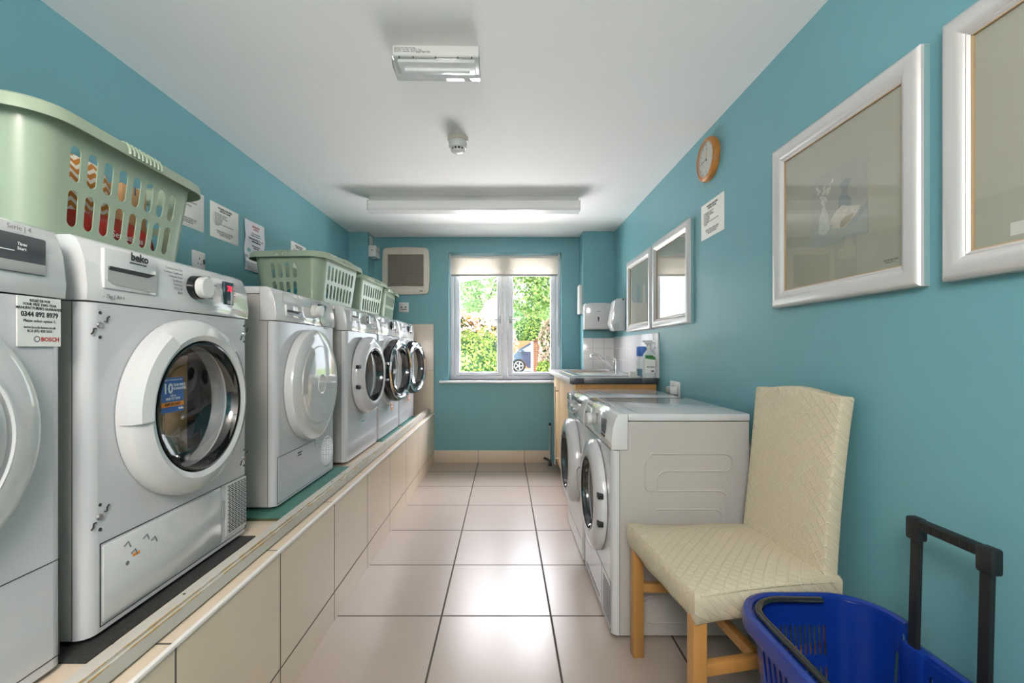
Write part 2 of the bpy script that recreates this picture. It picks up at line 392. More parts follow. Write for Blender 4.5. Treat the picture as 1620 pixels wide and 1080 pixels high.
# timber rail along the plinth
rl = thing('timber_rail', 'long grey painted timber batten running along the edge of tiled plinth', 'rail', (-.746, 1.5, .48))
b = B()
for y0, y1 in ((-2.8, .62), (.623, 2.985)):
    t = bmesh.new(); bmesh.ops.create_cube(t, size=1)
    for v in t.verts: v.co = Vector((v.co.x * .042, (y0 + y1) / 2 + v.co.y * (y1 - y0), .022 + v.co.z * .043))
    bmesh.ops.bevel(t, geom=t.edges[:], offset=.006, segments=2, affect='EDGES'); b.add(t)
b.done('batten', 'rail_paint', rl)
for y in (-.42, .5, 1.4, 2.2):
    b = B(); b.lathe([(0, .0442), (.0035, .0442), (.0035, .043)], (-.005, y, 0), 'Z', n=10); b.done('screw_head', 'dark_gap', rl)

# window
wf = B(); FY0, FY1 = 4.60, 4.66
wx0, wx1, wz0, wz1 = WX0, WX1, WZ0 + .0, WZ1
wf.box(wx0, wx0 + .045, FY0, FY1, wz0, wz1, .004); wf.box(wx1 - .045, wx1, FY0, FY1, wz0, wz1, .004)
wf.box(wx0, wx1, FY0 + .001, FY1 - .001, wz0, wz0 + .04, .004); wf.box(wx0, wx1, FY0 + .001, FY1 - .001, wz1 - .04, wz1, .004); wf.box(-.028, .028, FY0 - .004, FY1 - .001, wz0 + .01, wz1 - .01, .008)
win = wf.done('window_1', 'upvc'); win['kind'] = 'structure'
for sx, (a, c) in ((-1, (wx0 + .047, -.03)), (1, (.03, wx1 - .047))):
    b = B(); st = .05; y0, y1 = FY0 - .012, FY1 - .01; z0, z1 = wz0 + .042, wz1 - .042
    b.box(a, a + st, y0, y1, z0, z1, .008); b.box(c - st, c, y0, y1, z0, z1, .008); b.box(a + .01, c - .01, y0 + .002, y1, z0, z0 + st - .015, .008); b.box(a + .01, c - .01, y0 + .002, y1, z1 - st, z1, .008)
    sash = b.done('sash', 'upvc', win)
    B().box(a + st - .005, c - st + .005, 4.617, 4.621, z0 + st - .02, z1 - st + .005).done('window_pane', 'window_glass', sash)
    b = B(); hx = (c - .025) if sx < 0 else (a + .025); d = -1 if sx < 0 else 1
    b.box(hx - .012, hx + .012, y0 - .01, y0, 1.36, 1.43, .004); b.tube([(hx, y0 - .005, 1.395), (hx, y0 - .035, 1.395), (hx + d * .02, y0 - .04, 1.394), (hx + d * .095, y0 - .04, 1.388)], [.008, .008, .009, .006])
    b.done('window_handle', 'steel', sash)
struct(B().box(WX0 - .09, WX1 + .09, YB - .055, FY0 + .01, WZ0 - .022, WZ0, .006), 'window_sill', 'sill_white')
bpy.data.objects['window_sill'].parent = win
# roller blind
rb = thing('roller_blind', 'cream patterned roller blind pulled down over top of the window', 'blind', (0, 4.53, WZ1))
B().box(-.525, .512, .001, .003, -.205, -.03).done('blind_fabric', 'blind_fabric', rb)
B().tube([(-.53, .012, -.03), (.52, .012, -.03)], .016, 16).done('roller_tube', 'satin_white', rb)
B().box(-.53, .515, -.006, .010, -.222, -.203, .003).done('bottom_bar', 'grey_plastic', rb)
B().box(-.545, -.532, -.01, .035, -.06, 0, .002).done('bracket', 'satin_white', rb); B().box(.525, .538, -.01, .035, -.06, 0, .002).done('bracket', 'satin_white', rb)
B().tube([(.532, -.012, -.04), (.532, -.012, -.9), (.527, -.012, -.915), (.522, -.012, -.9), (.522, -.012, -.04)], .0016, 6).done('pull_chain', 'steel', rb)

# ------------------------------------------------------------------ appliances
def rrect_plan(x0, x1, y0, y1, r, n=5):
    """plan outline with rounded front (y0) corners"""
    pts = []
    for cx, cy, a0 in ((x0 + r, y0 + r, 180), (x1 - r, y0 + r, 270)):
        for i in range(n + 1):
            a = R(a0 + 90 * i / n); pts.append((cx + r * math.cos(a), cy + r * math.sin(a)))
    return pts + [(x1, y1), (x0, y1)]
def machine(name, label, cat, loc, side, H=.852, W=.597, D=.555, door='glass', ring='appliance_white', cz=.462, ro=.235, rg=.155, dome=.03, ajar=0, hinge=1, fz=.712, front='appliance_white', group=None, foot=.012):
    """front face is local y = 0, facing -y; origin at base front centre"""
    rot = R(90) if side == 'L' else R(-90)
    t = thing(name, label, cat, loc, rot, group)
    h = W / 2
    # cabinet shell with open front
    b = B()
    for sg in (-1, 1): b.prism([(.03, foot), (D, foot), (D, H - .03), (.0615, H - .03), (.0615, fz + .001), (.03, fz + .001)], 'X', sg * h, sg * (h - .004))
    b.box(-h + .003, h - .003, D - .004, D, foot, H - .03); b.box(-h + .003, h - .003, .03, D, foot, foot + .004)
    b.done('cabinet', 'appliance_side', t)
    # front panel with round opening and rounded vertical edges
    b = B(); rr = .026; hole = ro - .03 if door == 'glass' else .12
    fl = lambda s_, z_: (s_, 0, z_)
    b.cell(fl, -h + rr, h - rr, foot, fz, -hole, hole, cz - hole, cz + hole, n=56, kind='circle')
    for sg in (-1, 1):
        cx = sg * (h - rr)
        b.quad(lambda s_, z_: (cx + sg * rr * math.sin(s_), rr - rr * math.cos(s_), z_), 0, R(90), foot, fz, 6, 1)
        b.quad(lambda s_, z_: (sg * h, s_, z_), rr, .0295, foot, fz)
    b.quad(lambda s_, z_: (s_, z_, foot), -h + rr, h - rr, 0, .03)
    fp = b.done('front_panel', front, t, solid=.001, soff=0)
    # top
    b = B(); b.box(-h - .001, h + .001, .062, D + .004, H - .028, H, .005); b.done('lid', 'appliance_white', t)
    # fascia: slanting, rounded over
    pr = [(.0, fz + .003), (-.002, fz + .03), (.004, H - .055), (.014, H - .022), (.022, H - .008), (.034, H - .001), (.0605, H - .001), (.0605, fz + .003)]
    b = B(); b.prism(pr, 'X', -h, h, .0012); fa = b.done('fascia', 'gloss_white', t)
    # drum inside
    if door == 'glass':
        b = B(); b.lathe([(hole + .004, .004), (hole - .01, .02), (hole - .015, .05), (.235, .06), (.235, .36), (0, .375)], (0, 0, cz), 'Y', n=40)
        b.done('drum', 'steel_drum', t)
        b = B(); b.lathe([(hole - .002, .0), (hole - .018, .012), (hole - .03, .04), (hole - .012, .05)], (0, 0, cz), 'Y', n=40); b.done('door_seal', 'grey_plastic', t)
    ns = -1 if side == 'L' else 1
    b = B(); b.box(min(ns * (h - .001), ns * (h + .0007)), max(ns * (h - .001), ns * (h + .0007)), .0285, .0300, foot, fz); b.done('side_seam', 'dark_gap', t)
    # door
    hx = hinge * (ro - .004); org = (hx, -.004, cz)
    b = B()
    if door == 'glass':
        b.lathe([(rg, -.012), (rg + .008, -dome - .004), (rg + .022, -dome - .008), (ro - .03, -dome - .002), (ro - .008, -dome + .008), (ro, -dome + .02), (ro, -.003), (rg, -.002)], (0, 0, cz), 'Y', n=64, closed=True)
    else:
        b.lathe([(0, -dome - .012), (.10, -dome - .011), (ro - .075, -dome - .006), (ro - .07, -dome - .001), (ro - .055, -dome), (ro - .02, -dome + .002), (ro - .004, -dome + .010), (ro, -dome + .02), (ro, -.003), (0, -.002)], (0, 0, cz), 'Y', n=64)
    d = b.done('door', ring, t, origin=org)
    if ajar: d.rotation_euler = (0, 0, R(ajar) * hinge)
    sh = org
    if door == 'glass':
        b = B(); b.lathe([(rg + .001, -dome - .002), (rg - .003, -dome + .010), (rg - .008, -.018), (rg - .02, -.006), (rg * .78, .006), (rg * .5, .016), (rg * .2, .021), (0, .022)], (0, 0, cz), 'Y', n=48)
        b.done('door_window', 'door_glass', d, shift=sh)
        b = B(); b.lathe([(rg + .003, -dome - .004), (rg - .001, -dome - .005), (rg + .001, -dome + .006), (rg - .004, -.010), (rg + .003, -.008)], (0, 0, cz), 'Y', n=48, closed=True)
        b.done('inner_rim', 'black_gloss', d, shift=sh)
    # hinge hardware / feet
    for fx in (-h + .05, h - .05):
        for fy in (.05, D - .05):
            b = B(); b.lathe([(0, 0), (.018, 0), (.018, .006), (.008, .007), (.008, foot + .004), (0, foot + .004)], (fx, fy, 0), 'Z', n=14); b.done('foot', 'black_matt', t)
    t['_'] = 0; del t['_']
    return t, d, fa, fp, org
FT = .0025
def fascia_box(t, name, m, x0, x1, z0, z1, H, dep=.003, bev=.001, yy=.0015):
    # follows the slant of the fascia between local z limits
    return B().box(x0, x1, -dep + yy, yy + .004, z0, z1, bev).done(name, m, t)
def knob(t, x, z, r=.024, dep=.03, m='satin_white', skirt='grey_plastic', label=None):
    b = B(); b.lathe([(r + .004, 0), (r + .003, -dep * .45), (r, -dep * .5), (0, -dep * .5)], (x, .002, z), 'Y', n=32); sk = b.done('knob', skirt, t)
    if label: sk['label'] = label
    b = B(); b.lathe([(r, -dep * .4), (r, -dep * .92), (r - .003, -dep), (0, -dep)], (x, .002, z), 'Y', n=32); b.done('knob_cap', m, sk)
    return sk
def recess(t, x0, x1, z0, z1, m='grey_plastic', dark='dark_gap', lip=True):
    """drawer front and hand hold, its shade coloured in dark"""
    b = B(); b.box(x0, x1, -.006, .004, z0, z1, .002); d = b.done('drawer_front', 'gloss_white', t)
    w_ = x1 - x0; zz = z0 + .006; hz = z0 + (z1 - z0) * .56
    b = B(); b.prism([(x0 + .006, zz + .012), (x0 + .02, zz + .004), (x1 - .02, zz), (x1 - .004, zz), (x1 - .004, hz), (x0 + .006, hz)], 'Y', -.0075, -.004); b.done('hand_hold', m, d)
    b = B(); b.prism([(x0 + .008, hz - .008), (x0 + .012, hz), (x1 - .006, hz), (x1 - .03, hz - .010)], 'Y', -.0085, -.005); b.done('hand_hold_painted_shade', dark, d)  # dark sliver laid on the front, painted shade of the hand hold
    return d
def frame_lines(b, x0, x1, z0, z1, y=-.0012, g=.0016):
    b.box(x0, x1, y, .0, z1 - g, z1); b.box(x0, x1, y, .0, z0, z0 + g); b.box(x0, x0 + g, y, .0, z0, z1); b.box(x1 - g, x1, y, .0, z0, z1)
def ctext(t, body, size, x, z, m='ink_grey', y=-.0032, **k):
    return text('printed_text', body, size, (x, y, z), (1, 0, 0), (0, 0, 1), m, t, **k)
ZP = .479
# -- A, leftmost dryer
t, d, fa, fp, org = machine('tumble_dryer', 'white tumble dryer cut by the left edge of photo, sticker on its front', 'tumble dryer', (-.858, .6025, ZP), 'L', door='solid', ring='gloss_white', ro=.225, cz=.478, dome=.04)
sc = B().box(-.02, .258, -.004, .006, .752, .82, .004).done('display', 'screen_grey', fa)
B().box(-.018, .255, -.0052, -.003, .753, .772, .001).done('button_strip', 'grey_plastic', sc)
b = B(); b.box(.14, .2, -.0052, -.004, .788, .7895); b.done('display_line', 'ink_white', sc)
ctext(sc, 'Time\nStart', .008, .205, .806, 'ink_white', y=-.0045)
ctext(fa, 'Serie | 4', .0125, .196, .838, 'ink_grey', y=.0045)
fa_ = B(); frame_lines(fa_, -.29, .285, .03, .215); fa_.done('service_flap_outline', 'dark_gap', fp)
b = B(); b.lathe([(.150, -.0545), (.154, -.0565), (.158, -.0545)], (0, 0, .478), 'Y', n=64); b.done('door_bead', 'gloss_white', d, shift=org)
st = B().box(.205, .284, -.0045, -.002, .622, .712).done('sticker', 'label_clear', fp)
ctext(st, 'REGISTER FOR\nYOUR FREE TWO YEAR\nMANUFACTURER\'S GUARANTEE', .0068, .2445, .708, 'ink', y=-.0048, align='CENTER', xs=.86, bold=.0001)
ctext(st, '0344 892 8979', .0125, .2445, .686, 'ink', y=-.0048, align='CENTER', xs=.9, bold=.0003)
ctext(st, 'Please select option 5.', .0075, .2445, .672, 'ink', y=-.0048, align='CENTER', xs=.88)
ctext(st, 'www.bosch-home.co.uk\nROI (01) 450 2655', .0068, .2445, .660, 'ink', y=-.0048, align='CENTER', xs=.88)
ctext(st, 'BOSCH', .0105, .246, .640, 'ink_red', y=-.0048, bold=.0003)
b = B(); b.lathe([(.0038, 0), (.0048, -.0006), (.0058, 0)], (.239, -.0045, .6355), 'Y', n=20); b.done('round_emblem', 'ink_grey', st)

# -- B, big dryer
t, d, fa, fp, org = machine('tumble_dryer', 'white tumble dryer with blue and orange sticker on dark round glass door', 'tumble dryer', (-.862, 1.2485, ZP + .0035), 'L', ring='gloss_white', ro=.232, rg=.167, dome=.045)
recess(fa, -.262, -.115, .745, .832)
ctext(fa, 'beko', .026, -.195, .838, 'ink', y=-.0078, bold=.0006)
B().box(-.196, -.148, -.0075, -.005, .8105, .8125).done('logo_underline', 'ink', fa)
knob(fa, .035, .785, .029, .040, 'satin_white', 'black_gloss', 'silver topped dial with black side')
dp = fascia_box(fa, 'display', 'screen_dark', .165, .212, .752, .822, .85, .0045)
ctext(dp, '78', .023, .189, .812, 'led_red', y=-.0042, align='CENTER', bold=.0008)
ctext(dp, 'Time Delay\nCancel  End', .005, .1885, .765, 'ink_white', y=-.0042, align='CENTER')
b = B()
for i in range(7): b.box(.218, .222, -.0035, .0, .815 - i * .0085, .8165 - i * .0085)
b.done('indicator_marks', 'ink_red', fa)
for x, al, body in ((-.02, 'RIGHT', 'Cottons Iron Dry\nCottons Cupboard\nCottons Extra\nSynthetics\nDelicates\nShirts 30\nJeans'), (.085, 'LEFT', 'Mix\nSport\nBabyProtect\nRefresh\nWoollens\nTimer\nXpress')):
    ctext(fa, body, .0085, x, .826, 'ink_grey', align=al, sp=1.15, y=-.003)
ctext(fa, '- 7kg | A++', .012, -.262, .734, 'ink_grey', y=-.0035)
for i, z in enumerate((.665, .257)):
    for x in (-.268, .272):
        b = B(); b.lathe([(0, -.004), (.006, -.004), (.0075, 0)], (x, 0, z), 'Y', n=16); b.done('screw', 'steel', fp)
        for dz in (-.026, .026):
            b = B(); b.lathe([(0, -.0012), (.0035, -.0012), (.0035, 0)], (x, -.0012, z + dz), 'Y', n=12); b.done('screw_hole', 'dark_gap', fp)
        for sg in (-1, 1):
            b = B(); b.tube([(x + sg * .010, -.0025, z + sg * .008), (x + sg * .016, -.0025, z + sg * .008), (x + sg * .017, -.0025, z + sg * .016), (x + sg * .022, -.0025, z + sg * .020)], .0016, 6); b.done('hinge_slot', 'dark_gap', fp)
b = B(); b.lathe([(.184, -.050), (.190, -.058), (.220, -.053), (.236, -.034), (.236, -.015), (.186, -.015)], (0, 0, .462), 'Y', 124, 184, n=24, closed=True); b.done('door_handle', 'gloss_white', d, shift=org)
sk = B(); sk.box(-.088, -.008, .0025, .003, .450, .540); sk = sk.done('sticker', 'label_blue', d, shift=org)
B().box(-.088, -.008, .002, .0028, .465, .477).done('orange_band', 'label_orange', sk, shift=org)
def stext(body, size, x, z, m, **k):
    return text('printed_text', body, size, (x + .027 - org[0], .0016 - org[1], z + .035 - org[2]), (1, 0, 0), (0, 0, 1), m, sk, **k)
stext('10', .036, -.111, .494, 'ink_white', bold=.001); stext('YEAR PARTS\nGUARANTEE', .0095, -.074, .490, 'ink_white', bold=.0003, xs=.85)
stext('Register now for peace of mind', .0052, -.075, .502, 'ink_white', align='CENTER'); stext('call us\n0800 917 2018', .0085, -.075, .463, 'ink_white', align='CENTER', bold=.0002)
stext('IMPORTANT', .010, -.075, .4405, 'ink', align='CENTER'); stext('beko', .009, -.055, .428, 'ink_white', bold=.0003)
b = B(); frame_lines(b, -.268, .286, .022, .200, g=.0022); b.box(.150, .1515, -.0012, 0, .03, .2); b.done('service_flap_outline', 'dark_gap', fp)
fl_ = B().box(-.262, .148, -.004, .0, .030, .193, .002).done('service_flap', 'gloss_white', fp)
b = B()
for i in range(24):
    for j in range(6): b.box(.182 + j * .0165 + (.0 if i % 2 else .004), .194 + j * .0165 + (.0 if i % 2 else .004), -.004, .001, .044 + i * .0062, .0468 + i * .0062)
B().box(.172, .284, -.003, .0, .034, .196, .002).done('vent_panel', 'satin_white', fp)
b.done('vent_slits', 'dark_gap', fp)
b = B(); frame_lines(b, .157, .166, .10, .15, y=-.0035, g=.001); b.done('flap_latch', 'grey_plastic', fp)
b = B()
for (x, z, m) in ((-.21, .17, 0), (-.19, .145, 0), (-.155, .165, 0), (-.13, .15, 0)): b.tube([(x, -.0042, z), (x + .012, -.0042, z + .006), (x + .018, -.0042, z - .008)], .0014, 6)
b.lathe([(0, -.0046), (.005, -.0046), (.005, -.004)], (-.2, 0, .128), 'Y', n=10); b.done('filter_diagram', 'ink_grey', fl_)
b = B(); b.box(-.185, -.165, -.0048, -.004, .136, .142); b.done('filter_diagram_mark', 'label_orange', fl_)

# brown panel set behind the round door glass
cb = thing('brown_panel', 'brown panel inside the drum behind the stickered round glass door', 'box', (-.915, 1.31, .768))
B().box(-.10, -.045, -.13, .085, .02, .31, .002).done('carton', 'cardboard', cb)
B().box(-.0452, -.0445, -.012, -.009, 0, .33).done('panel_seam', 'dark_gap', cb)

# -- C, third
t, d, fa, fp, org = machine('tumble_dryer', 'white tumble dryer with solid white round door and round vent grille below', 'tumble dryer', (-.862, 2.032, ZP + .012), 'L', H=.843, door='solid', ring='gloss_white', ro=.240, cz=.452, dome=.045)
b = B(); b.lathe([(0, 0), (.034, 0), (.038, -.003), (.042, -.003), (.044, 0)], (.0, -.0565, .452), 'Y', n=40); b.done('door_emblem', 'gloss_white', d, shift=org)
b = B(); b.lathe([(.148, -.0548), (.150, -.0575), (.180, -.052), (.182, -.046)], (0, 0, .452), 'Y', 118, 190, n=24); b.done('door_handle', 'grey_plastic', d, shift=org)
b = B(); frame_lines(b, -.245, -.115, .79, .832, g=.001, y=-.003); b.done('drawer_outline', 'grey_plastic', fa)
recess(fa, -.225, -.095, .735, .782, 'screen_grey')
knob(fa, .045, .775, .026, .04, 'satin_white', 'satin_white')
fascia_box(fa, 'display', 'screen_dark', .105, .185, .785, .815, .85, .004)
b = B(); b.lathe([(.098, -.004), (.1, -.0055), (.102, -.004)], (.19, .002, .805), 'Y', 200, 330, n=20); b.done('panel_curve', 'grey_plastic', fa)
b = B(); b.box(-.288, .262, -.0012, 0, .0195, .021); b.box(-.288, -.287, -.0012, 0, .02, .195); b.box(-.288, .06, -.0012, 0, .194, .196); b.box(.06, .061, -.0012, 0, .165, .196); b.done('service_flap_outline', 'dark_gap', fp)
b = B(); b.box(-.115, -.075, -.0016, 0, .172, .176); b.box(-.115, -.08, -.0016, 0, .162, .166); b.done('flap_grip', 'dark_gap', fp)
b = B(); b.lathe([(0, -.0022), (.074, -.002), (.077, 0)], (.2, 0, .112), 'Y', n=40); vd = b.done('round_vent', 'satin_white', fp)
b = B()
for i in range(17):
    z = -.066 + i * .00825; hw = math.sqrt(max(0, .071**2 - z * z)); n_ = 16
    b.tube([(.2 - hw + 2 * hw * k / n_, -.0028, .112 + z + .002 * math.sin(k * 1.6)) for k in range(n_ + 1)], .0019, 4)
b.done('vent_ridges', 'grey_plastic', vd)

# -- D, fourth
t, d, fa, fp, org = machine('washing_machine', 'white washing machine with white door ring between solid door dryer and black ringed one', 'washing machine', (-.842, 2.7475, ZP + .005), 'L', H=.85, ro=.225, rg=.148, dome=.05, hinge=-1, ajar=4)
recess(fa, -.235, -.105, .765, .825, 'grey_plastic'); knob(fa, .035, .79, .024, .03, 'steel', 'grey_plastic')
fascia_box(fa, 'display', 'grey_plastic', .10, .20, .775, .812, .85, .004)
b = B()
for dz in (-.055, .055): b.box(-.235, -.20, -.048, -.03, .462 + dz - .01, .462 + dz + .01, .002)
b.done('door_hinge', 'black_matt', d, shift=org)
B().box(-.04, .03, -.002, 0, .185, .195).done('nameplate', 'steel', fp)
b = B(); b.box(-.29, .29, -.0012, 0, .095, .0965); b.done('plinth_line', 'grey_plastic', fp)
# -- E, F
for k, (yc, lab) in enumerate(((3.3575, 'white washing machine with black ringed door ajar, second from far end of plinth'), (3.967, 'white washing machine with black ringed door, at far end of plinth by tiled panel'))):
    t, d, fa, fp, org = machine('washing_machine', lab, 'washing machine', (-.842, yc, ZP + .005), 'L', H=.85, ring='black_gloss', ro=.225, rg=.16, dome=.05, hinge=-1, ajar=9)
    recess(fa, -.235, -.105, .765, .825, 'grey_plastic'); knob(fa, .06, .79, .026, .03, 'steel', 'black_gloss')
    fascia_box(fa, 'display', 'screen_dark', .125, .2, .755, .825, .85, .004)
    b = B(); b.lathe([(.186, -.056), (.196, -.062), (.21, -.057), (.21, -.052), (.186, -.052)], (0, 0, .462), 'Y', n=56, closed=True); b.done('chrome_ring', 'chrome', d, shift=org)
    b = B()
    for dz in (-.055, .055): b.box(-.235, -.205, -.052, -.03, .462 + dz - .008, .462 + dz + .008, .002)
    b.done('door_hinge', 'steel', d, shift=org)
    en = B().box(.045, .095, -.002, -.0003, .165, .235).done('energy_label', 'label_energy', fp)
    b = B(); b.box(.05, .09, -.0026, -.002, .186, .196); b.box(.05, .09, -.0026, -.002, .208, .214); b.done('label_lines', 'ink_white', en)
    b = B(); frame_lines(b, -.29, .29, .09, .092, g=.001); b.done('plinth_line', 'grey_plastic', fp)
    b = B(); b.lathe([(.232, 0), (.236, -.008), (.246, -.008), (.250, 0)], (0, 0, .462), 'Y', n=56); b.done('door_bezel', 'satin_white', fp)

# -- G, near right
t, d, fa, fp, org = machine('tumble_dryer', 'white dryer at right with embossed side panel standing beside the cream chair', 'tumble dryer', (.405, 2.048, 0), 'R', H=.852, D=.52, ro=.235, rg=.15, dome=.038, hinge=1)
B()
recess(fa, -.235, -.105, .755, .825, 'grey_plastic'); knob(fa, -.03, .785, .027, .04, 'satin_white', 'grey_plastic')
dp = fascia_box(fa, 'display', 'screen_grey', .115, .185, .755, .815, .85, .0045)
B().box(.115, .185, -.004, 0, .742, .75).done('display_caption_bar', 'ink', fa)
ctext(fa, 'Cottons\nMix\nShirts\nSport\nTimer', .009, .02, .82, 'ink_grey', sp=1.2, y=-.003)
ctext(fa, 'Start\nDry\nTime\nEnd', .009, .2, .815, 'ink_grey', sp=1.2, y=-.003)
b = B()
for dz in (-.055, .055): b.box(.205, .238, -.04, -.018, .462 + dz - .01, .462 + dz + .01, .002)
b.done('door_hinge', 'black_matt', d, shift=org)
b = B(); b.tube([(-.212, -.04, .40), (-.216, -.052, .41), (-.216, -.052, .51), (-.212, -.04, .52)], .004, 8); b.done('door_handle', 'chrome', d, shift=org)
b = B(); frame_lines(b, -.28, .285, .02, .205, g=.0018); b.box(.11, .1115, -.0012, 0, .02, .205); b.done('service_flap_outline', 'dark_gap', fp)
b = B()
for i in range(13): b.prism([(.145, .035 + i * .0115), (.27, .035 + i * .0115), (.27, .040 + i * .0115), (.145, .0395 + i * .0115)], 'Y', -.0012, .001)
for i in range(12): b.box(-.24 + i * .027, -.228 + i * .027, -.0012, 0, .035, .050)
b.done('vent_slits', 'dark_gap', fp)
# embossed serpentine on near side (local +x side)
h = .2985
def emb(pts, r=.0035):
    P = []; n_ = len(pts)
    pts = [Vector((h, p[0], p[1])) for p in pts]
    out = [pts[0]]
    for i in range(1, n_ - 1):
        a, c, e = pts[i-1], pts[i], pts[i+1]; rr = min(.035, (a - c).length * .49, (e - c).length * .49)
        p0 = c + (a - c).normalized() * rr; p1 = c + (e - c).normalized() * rr
        for k in range(6):
            s_ = k / 5; out.append(p0 * (1 - s_) ** 2 + c * 2 * s_ * (1 - s_) + p1 * s_ * s_)
    out.append(pts[-1]); return out
b = B()
L = lambda y, z: (y, z)
b.tube(emb([(.15, .70), (.455, .70), (.455, .635), (.175, .635), (.175, .56)]), .0035, 8)
b.tube(emb([(.175, .56), (.435, .56), (.435, .40), (.175, .40), (.175, .33)]), .0035, 8)
b.tube(emb([(.17, .49), (.415, .49), (.415, .425), (.165, .425), (.125, .42), (.125, .30), (.43, .27), (.43, .16), (.12, .16), (.12, .06), (.45, .06)]), .0035, 8)
b.tube(emb([(.15, .70), (.125, .66), (.125, .56), (.175, .56)]), .003, 8)
ep = b.done('embossed_ridges', 'appliance_side', t)
# lid panel lines
b = B(); b.box(-.285, .27, .1, .1015, .851, .8525); b.box(-.285, -.2835, .1, .5, .851, .8525); b.done('lid_groove', 'dark_gap', t)
# -- H, far right
t, d, fa, fp, org = machine('washing_machine', 'white washing machine at right between embossed dryer and wooden sink cabinet', 'washing machine', (.402, 2.665, 0), 'R', H=.842, D=.53, ro=.235, rg=.155, dome=.055, hinge=1, ajar=0)
recess(fa, -.27, -.15, .765, .825, 'grey_plastic'); knob(fa, .0, .775, .02, .035, 'steel', 'grey_plastic'); knob(fa, .1, .765, .02, .035, 'steel', 'grey_plastic')
fascia_box(fa, 'display', 'screen_grey', -.07, .2, .805, .822, .85, .004)
b = B(); b.box(-.285, .285, -.0012, 0, .1, .1015); b.done('plinth_line', 'dark_gap', fp)
b = B()
for i, x in enumerate((-.22, -.12, -.06, 0, .05)): b.box(x, x + .028, .12, .19, .8415, .8425)
b.done('lid_print', 'ink_grey', t)
# mats on the plinth
tag(B().box(-1.35, -.822, .905, 1.52, ZP - .0005, ZP + .0035).done('rubber_mat', 'black_rubber'), 'black rubber mat on plinth under the stickered glass door dryer', 'mat')
m1 = thing('anti_vibration_mat', 'green topped crumb rubber mat under the solid door dryer', 'mat', (0, 0, ZP))
B().box(-1.38, -.775, 1.66, 2.39, -.0005, .009).done('crumb_core', 'crumb', m1); B().box(-1.38, -.775, 1.66, 2.39, .0088, .0122).done('green_top', 'mat_green', m1)
tag(B().box(-1.38, -.80, 3.09, 3.63, ZP - .0005, ZP + .005).done('machine_mat', 'mat_green'), 'thin green mat under the machine second from the far end', 'mat')
tag(B().box(-1.38, -.79, 3.70, 4.25, ZP - .0005, ZP + .005).done('machine_mat', 'mat_green'), 'thin green mat under the machine at the far end', 'mat')

